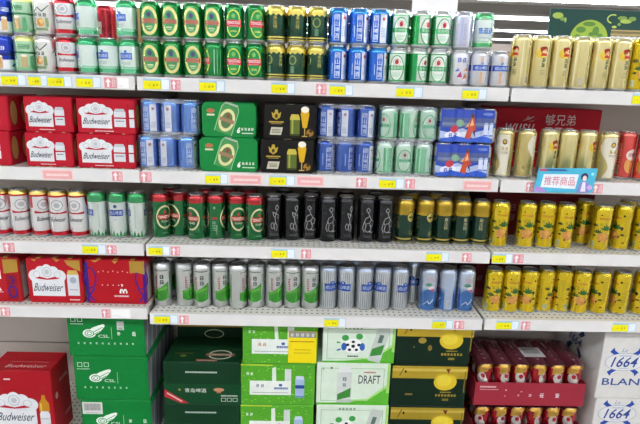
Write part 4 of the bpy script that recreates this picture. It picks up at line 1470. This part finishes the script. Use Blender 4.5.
def can_tray(x0, x1, y0, z0, label):
    r = root('can_tray', (x0, y0, z0))
    W_ = x1 - x0
    p = (W_ - .008) / 6
    D_ = .004 * 2 + 3 * .0662
    t = MB()
    tm_ = mat('#982c3a')
    h = .098
    t.box(0, 0, 0, W_, D_, .002, tm_)
    t.box(0, 0, .002, W_, .002, h, tm_)
    t.box(0, D_ - .002, .002, W_, D_, h, tm_)
    for xx in (0, W_ - .002):
        t.box(xx, .002, .002, xx + .002, D_ - .002, h, tm_)
    a = Art()
    a.bars(18, 76, 80, 84, 1, '#d8b0b4', .8).bars(18, 66, 90, 70, 1, '#d8b0b4', .8)
    a.ell(120, 66, 4, 2.5, '#e0bcc0', 8).ell(118, 40, 3, 2, '#e0bcc0', 8).ell(180, 60, 4, 2, '#e0bcc0', 8)
    a.glyph(216, 44, 12, '#e2c8ca').glyph(262, 44, 20, '#e9d6d8').glyph(322, 44, 20, '#e9d6d8').glyph(170, 44, 8, '#e2c8ca')
    a.onto(t, front_fn(0, 0, 0), 'box')
    t.build('tray', r)
    lm, _t = lid_meshes(T)
    for row in range(3):
        for k in range(6):
            c = bpy.data.objects.new('can', CANS['trayred'][1]); link(c, r)
            c.location = (.004 + p * (k + .5), .004 + .0331 + row * .0662, .0022)
            c.rotation_euler.z = (k * 37 % 60 - 30) / 57
            link(bpy.data.objects.new('lid', lm), c)
    # maroon film drawn over the rows of can tops
    ztop = .0022 + T + .0006
    mm = mat('#5c2530', 'film')
    for k in range(6):
        f = MB()
        cx = .004 + p * (k + .5)
        n_ = 8
        vs, fs = [], []
        for i in range(n_ + 1):
            s = -1 + 2 * i / n_
            zz = ztop + .003 * math.sqrt(max(0, 1 - s * s)) - (.010 if abs(s) > .99 else 0)
            for yy in (.006, D_ - .004):
                vs.append((cx + s * p * .495, yy, zz))
        for i in range(n_):
            fs.append((2 * i, 2 * i + 2, 2 * i + 3, 2 * i + 1))
        f.faces(vs, fs, mm, True)
        a = Art(); a.glyph(0, 40, 12, '#a88088').glyph(0, 70, 12, '#9a7078').glyph(0, 100, 12, '#9a7078').rect(-3, 120, 3, 170, '#8a5a64')
        a.onto(f, lambda u, v, o: (cx + u / 1000, .006 + v / 1000, ztop + .0034 + o / 1000), 'film', .1)
        f.build('film_strip', r)
    tag(r, label, 'can tray', 'trays of red cans')
    return r


can_tray(1.213, 1.640, .04, .231, 'maroon tray of red and white cans, top of two')
can_tray(1.222, 1.646, .04, DZ, 'maroon tray of red and white cans, under another tray')
r = root('barcode_sticker', (1.415, .10, .231 + .0022 + T + .0048))
b = MB(); b.box(0, 0, 0, .085, .075, .0006, mat('#b9b4b4', 'paper')); b.build('sheet', r)
b = MB(); Art().barcode(8, 24, 77, 66, '#b9b4b4', '#4a4648').onto(b, top_fn(0, 0, .0006), 'paper', .1); b.build('print', r)
tag(r, 'white barcode sticker lying on the red can tray', 'sticker')


# white cartons with blue ribbons
def white_art():
    a = Art()
    cu, cv = 92, 156
    for sx in (-1, 1):
        for sy in (-1, 1):
            a.poly([(cu + sx * 14, cv + sy * 26), (cu + sx * 26, cv + sy * 16), (cu + sx * 62, cv + sy * 42), (cu + sx * 48, cv + sy * 60), (cu + sx * 44, cv + sy * 48)], '#25489e')
    a.ell(cu, cv, 76, 38, '#8f9cc0').ell(cu, cv, 74, 36, '#d8d8d6').text('1664', cu, cv, 104, 44, '#2a4590', .012, .3)
    a.bars(cu - 24, cv + 24, cu + 24, cv + 29, 1, '#8f9cc0', .8).text('Le', cu - 6, cv + 50, 22, 16, '#7f8cb4', .0, .3).bars(cu - 20, cv - 28, cu + 20, cv - 25, 1, '#8f9cc0', .8)
    a.text('BLANC', cu + 22, 72, 190, 30, '#33528f', .012)
    return a


sd = Art()
for sx in (-1, 1):
    for sy in (-1, 1):
        sd.poly([(170 + sx * 14, 150 + sy * 26), (170 + sx * 26, 150 + sy * 16), (170 + sx * 62, 150 + sy * 46), (170 + sx * 46, 150 + sy * 66)], '#2a3c70')
sd.ell(170, 150, 60, 30, '#b8b4ae').text('1664', 170, 150, 96, 40, '#2a3c70', .012, .3)
carton('carton', 1.680, 2.02, .04, .40, .269, .545, '#d4d2ce', 'white carton with blue ribbon cross, upper of two', 'white ribbon cartons', white_art(), None, None, sd)
carton('carton', 1.690, 2.03, .04, .40, DZ, .2685, '#d4d2ce', 'white carton with blue ribbon cross, under another', 'white ribbon cartons', white_art(), None, None, sd)

# ================================================================== price tags on the shelf edges
SHELF_H = {b_[0]: b_[3] for b_ in BAYS}
SEEN_LAB = {}


def price_tag(row, p0, p1, kind):
    zc = SHELF_H['mid'][row] - .021
    xa_, xb_ = x_at(p0, zc, -.003), x_at(p1, zc, -.003)
    xm = (xa_ + xb_) / 2
    bay = 'left' if xm < 0 else 'mid' if xm < 1.2 else 'right'
    z0 = SHELF_H[bay][row] - .038
    h = .034
    W_ = xb_ - xa_
    w, hh = W_ * 1000, h * 1000
    r = root('price_tag', (xa_, -.0022, z0))
    b = MB()
    a = Art()
    if kind == 'y':            # yellow field, pale blue border right
        b.box(0, -.0006, 0, W_, 0, h, mat('#a9c6da', 'paper'), .0002)
        b.build('card', r)
        y_ = MB(); y_.box(.0008, -.0012, .0012, W_ * .66, -.0006, h * .80, mat('#e8e010', 'paper')); y_.build('yellow_field', r)
        i_ = MB(); i_.box(W_ * .69, -.0010, .0016, W_ * .97, -.0006, h * .94, mat('#e3ecf2', 'paper')); i_.build('info_field', r)
        a.glyph(w * .40, hh * .4, 7, '#8f8a14').glyph(w * .52, hh * .42, 6, '#6f6a14').rect(w * .2, hh * .36, w * .26, hh * .42, '#9a9520')
        off = -.0012
        txt = 'yellow and blue price tag'
    elif kind == 'a':          # pink card with a white arrow
        b.box(0, -.0006, 0, W_, 0, h, mat('#f0dcdc', 'paper'), .0002); b.build('card', r)
        y_ = MB(); y_.box(.0006, -.0010, .001, W_ * .96, -.0006, h * .97, mat('#de949b', 'paper')); y_.build('pink_field', r)
        a.poly([(w * .1, hh * .55), (w * .32, hh * .9), (w * .54, hh * .55), (w * .4, hh * .55), (w * .4, hh * .1), (w * .24, hh * .1), (w * .24, hh * .55)], '#f6eeee')
        a.glyph(w * .76, hh * .68, w * .34, '#f0d0d2').glyph(w * .76, hh * .3, w * .34, '#f0d0d2')
        off = -.0010
        txt = 'small pink arrow tag'
    elif kind == 'p':          # long pink strip
        b.box(0, -.0006, 0, W_, 0, h, mat('#f0cbc8', 'paper'), .0002); b.build('card', r)
        y_ = MB(); y_.box(.004, -.0010, .004, W_ - .004, -.0006, h - .004, mat('#e8aaa9', 'paper')); y_.build('pink_field', r)
        a.bars(w * .14, hh * .35, w * .86, hh * .65, 1, '#f2d8d6', .8)
        off = -.0010
        txt = 'long pink shelf strip'
    else:                      # white paper
        b.box(0, -.0006, 0, W_, 0, h, mat('#efeeea', 'paper'), .0002); b.build('card', r)
        y_ = MB(); y_.box(W_ * .06, -.0009, h * .08, W_ * .94, -.0006, h * .92, mat('#f6f5f2', 'paper')); y_.build('blank_field', r)
        a.bars(w * .1, hh * .2, w * .5, hh * .35, 1, '#d9cfcf', .5)
        off = -.0009
        txt = 'blank white shelf tag'
    m_ = MB(); a.onto(m_, front_fn(0, 0, off), 'paper', .1); m_.build('print', r)
    near = min((q for q in PLACED if q[0] == row), key=lambda q: abs(q[1] - xm))[2]
    lab = '%s on %s shelf edge under %s' % (txt, SHN[row], near)
    if lab in SEEN_LAB:
        lab = '%s without a pink neighbour, %s shelf edge under %s' % (txt, SHN[row], near)
    SEEN_LAB[lab] = 1
    tag(r, lab, 'price tag', 'tags on the %s shelf edge' % SHN[row])


for row, lst in enumerate([
    [(1, 26, 'y'), (28, 47, 'y'), (47.6, 72, 'y'), (76, 101, 'y'), (104, 117, 'a'), (117.6, 129, 'w'), (143, 170, 'y'), (170.6, 181, 'a'), (199, 225, 'y'), (271, 295, 'y'),
     (316, 327, 'a'), (329.5, 353, 'y'), (396, 423, 'y'), (462, 487, 'y'), (632, 656, 'y')],
    [(42, 73, 'p'), (112, 123, 'a'), (140, 152, 'a'), (205, 228, 'y'), (229.5, 262, 'p'), (269, 295, 'y'), (296.5, 324, 'p'), (356, 367, 'a'), (379, 404.5, 'y'), (405, 415.5, 'a'), (463, 492, 'p'), (526, 534, 'a'), (592, 603, 'a')],
    [(3, 15, 'a'), (82, 106, 'y'), (106.6, 117, 'a'), (148, 170, 'y'), (170.6, 180.5, 'a'), (271, 295, 'y'), (301, 311.5, 'a'), (426, 449, 'y'), (462, 472, 'a'), (492, 512.5, 'y'), (513, 524, 'a')],
    [(1, 11, 'a'), (102, 111, 'a'), (111.5, 131, 'w'), (154, 178, 'y'), (179, 189, 'a'), (324, 346, 'y'), (432, 453, 'y'), (454, 464.5, 'a'), (496, 519, 'y'), (521, 530.5, 'a'), (612, 636, 'y')]]):
    for t_ in lst:
        price_tag(row, *t_)

# ================================================================== signs
# blue promotion card clipped to the second shelf's edge
c0, c1, c2, c3 = on_y(533, 192, -.02), on_y(539, 168, -.02), on_y(598, 168.5, -.02), on_y(592, 193, -.02)
r = root('promotion_card', (c0.x, -.02, c0.z))
pts = [(p.x - c0.x, p.z - c0.z) for p in (c0, c3, c2, c1)]
b = MB()
vs = [(x, -.001, z) for x, z in pts] + [(x, .001, z) for x, z in pts]
b.faces(vs, [(0, 1, 2, 3), (7, 6, 5, 4), (1, 0, 4, 5), (2, 1, 5, 6), (3, 2, 6, 7), (0, 3, 7, 4)], mat('#4fb4d2'))
a = Art()
a.poly([(2, 2), (46, 2), (30, 16), (6, 20)], '#b58ad0').poly([(12, 72), (110, 74), (96, 80), (12, 79)], '#3a5a9a').poly([(12, 72), (40, 72), (36, 80), (13, 80)], '#b0506a')
a.poly([(22, 18), (140, 14), (146, 64), (28, 62)], '#e6ecf2').text('推荐商品', 84, 40, 104, 30, '#d05a72', .05)
a.poly([(146, 2), (188, 2), (184, 34), (166, 44), (152, 34)], '#8f86c8').ell(166, 56, 12, 13, '#3c3a66').ell(167, 51, 7, 9, '#ecd4c8').poly([(158, 6), (176, 6), (172, 38), (162, 38)], '#e6e2ee').ell(188, 20, 9, 8, '#cfa8d8').ell(192, 66, 5, 5, '#9fe0e0')
a.onto(b, front_fn(0, 0, -.001), 'box', .15)
b.build('card', r)
for xx in (.05, .13):
    k = MB(); k.box(xx, .001, .012, xx + .016, .0178, .022, mat('#c9d6dc', 'film')); k.build('clip', r)
tag(r, 'bright blue promotion card with red lettering on second shelf edge', 'promotion card')

# dark green header board above the right bay
zt = 1.5925
r = root('header_board', (1.497, .4552, zt))
b = MB(); b.box(0, 0, 0, .56, .012, .138, mat('#274a44'), .001)
a = Art()
a.ell(165, 22, 78, 78, '#9cb84a', 30, 0, 180)
for (u, v, p, q) in ((130, 62, 20, 12), (160, 84, 26, 9), (190, 58, 14, 18), (210, 40, 12, 10), (120, 36, 12, 8), (172, 46, 10, 8)):
    a.ell(u, v, p, q, '#5f8a44', 12)
a.ell(30, 112, 22, 12, '#a8c05a', 10).ell(50, 100, 10, 8, '#7f9f52', 10).ell(62, 96, 4, 10, '#a8c05a', 8)
a.ring(252, 106, 24, 18, 5, '#b9cc6a', 18, 60, 260).ell(290, 110, 20, 8, '#7f9f52', 10).ell(305, 98, 24, 8, '#a8c05a', 10).ell(330, 108, 16, 9, '#7f9f52', 10).ell(262, 76, 10, 5, '#b9cc6a', 10).ell(280, 86, 7, 6, '#7f9f52', 10)
a.rect(252, 44, 560, 52, '#b09a6a').rect(252, 54, 560, 58, '#8f7a4a').rect(252, 60, 560, 66, '#b09a6a')
for k in range(9):
    a.ell(262 + 22 * k, 34, 14, 9, '#d6d2c8', 10)
a.onto(b, front_fn(0, 0, 0), 'box', .2)
b.build('board', r)
for xx in (.06, .48):
    k = MB(); k.box(xx, -.0014, -.03, xx + .02, -.0003, .012, GREY); k.build('bracket', r)
tag(r, 'dark green header board with globe print above the right bay', 'header board')

# white board hanging further into the store
p0, p1 = on_y(412, 12, 3.0), on_y(457, 12, 3.0)
r = root('hanging_board', (p0.x, 3.0, p0.z))
b = MB(); b.box(0, 0, 0, p1.x - p0.x, .02, .62, mat('#e9e9ea', 'paper'), .002); b.build('board', r)
for xx in (.04, p1.x - p0.x - .04):
    k = MB(); k.lathe([(.003, .62), (.003, CEIL_Z + .12 - p0.z)], mat('#555555', 'steel'), 8, xx, .01); k.build('wire', r)
tag(r, 'blank white board hanging from the ceiling by wires', 'hanging board')
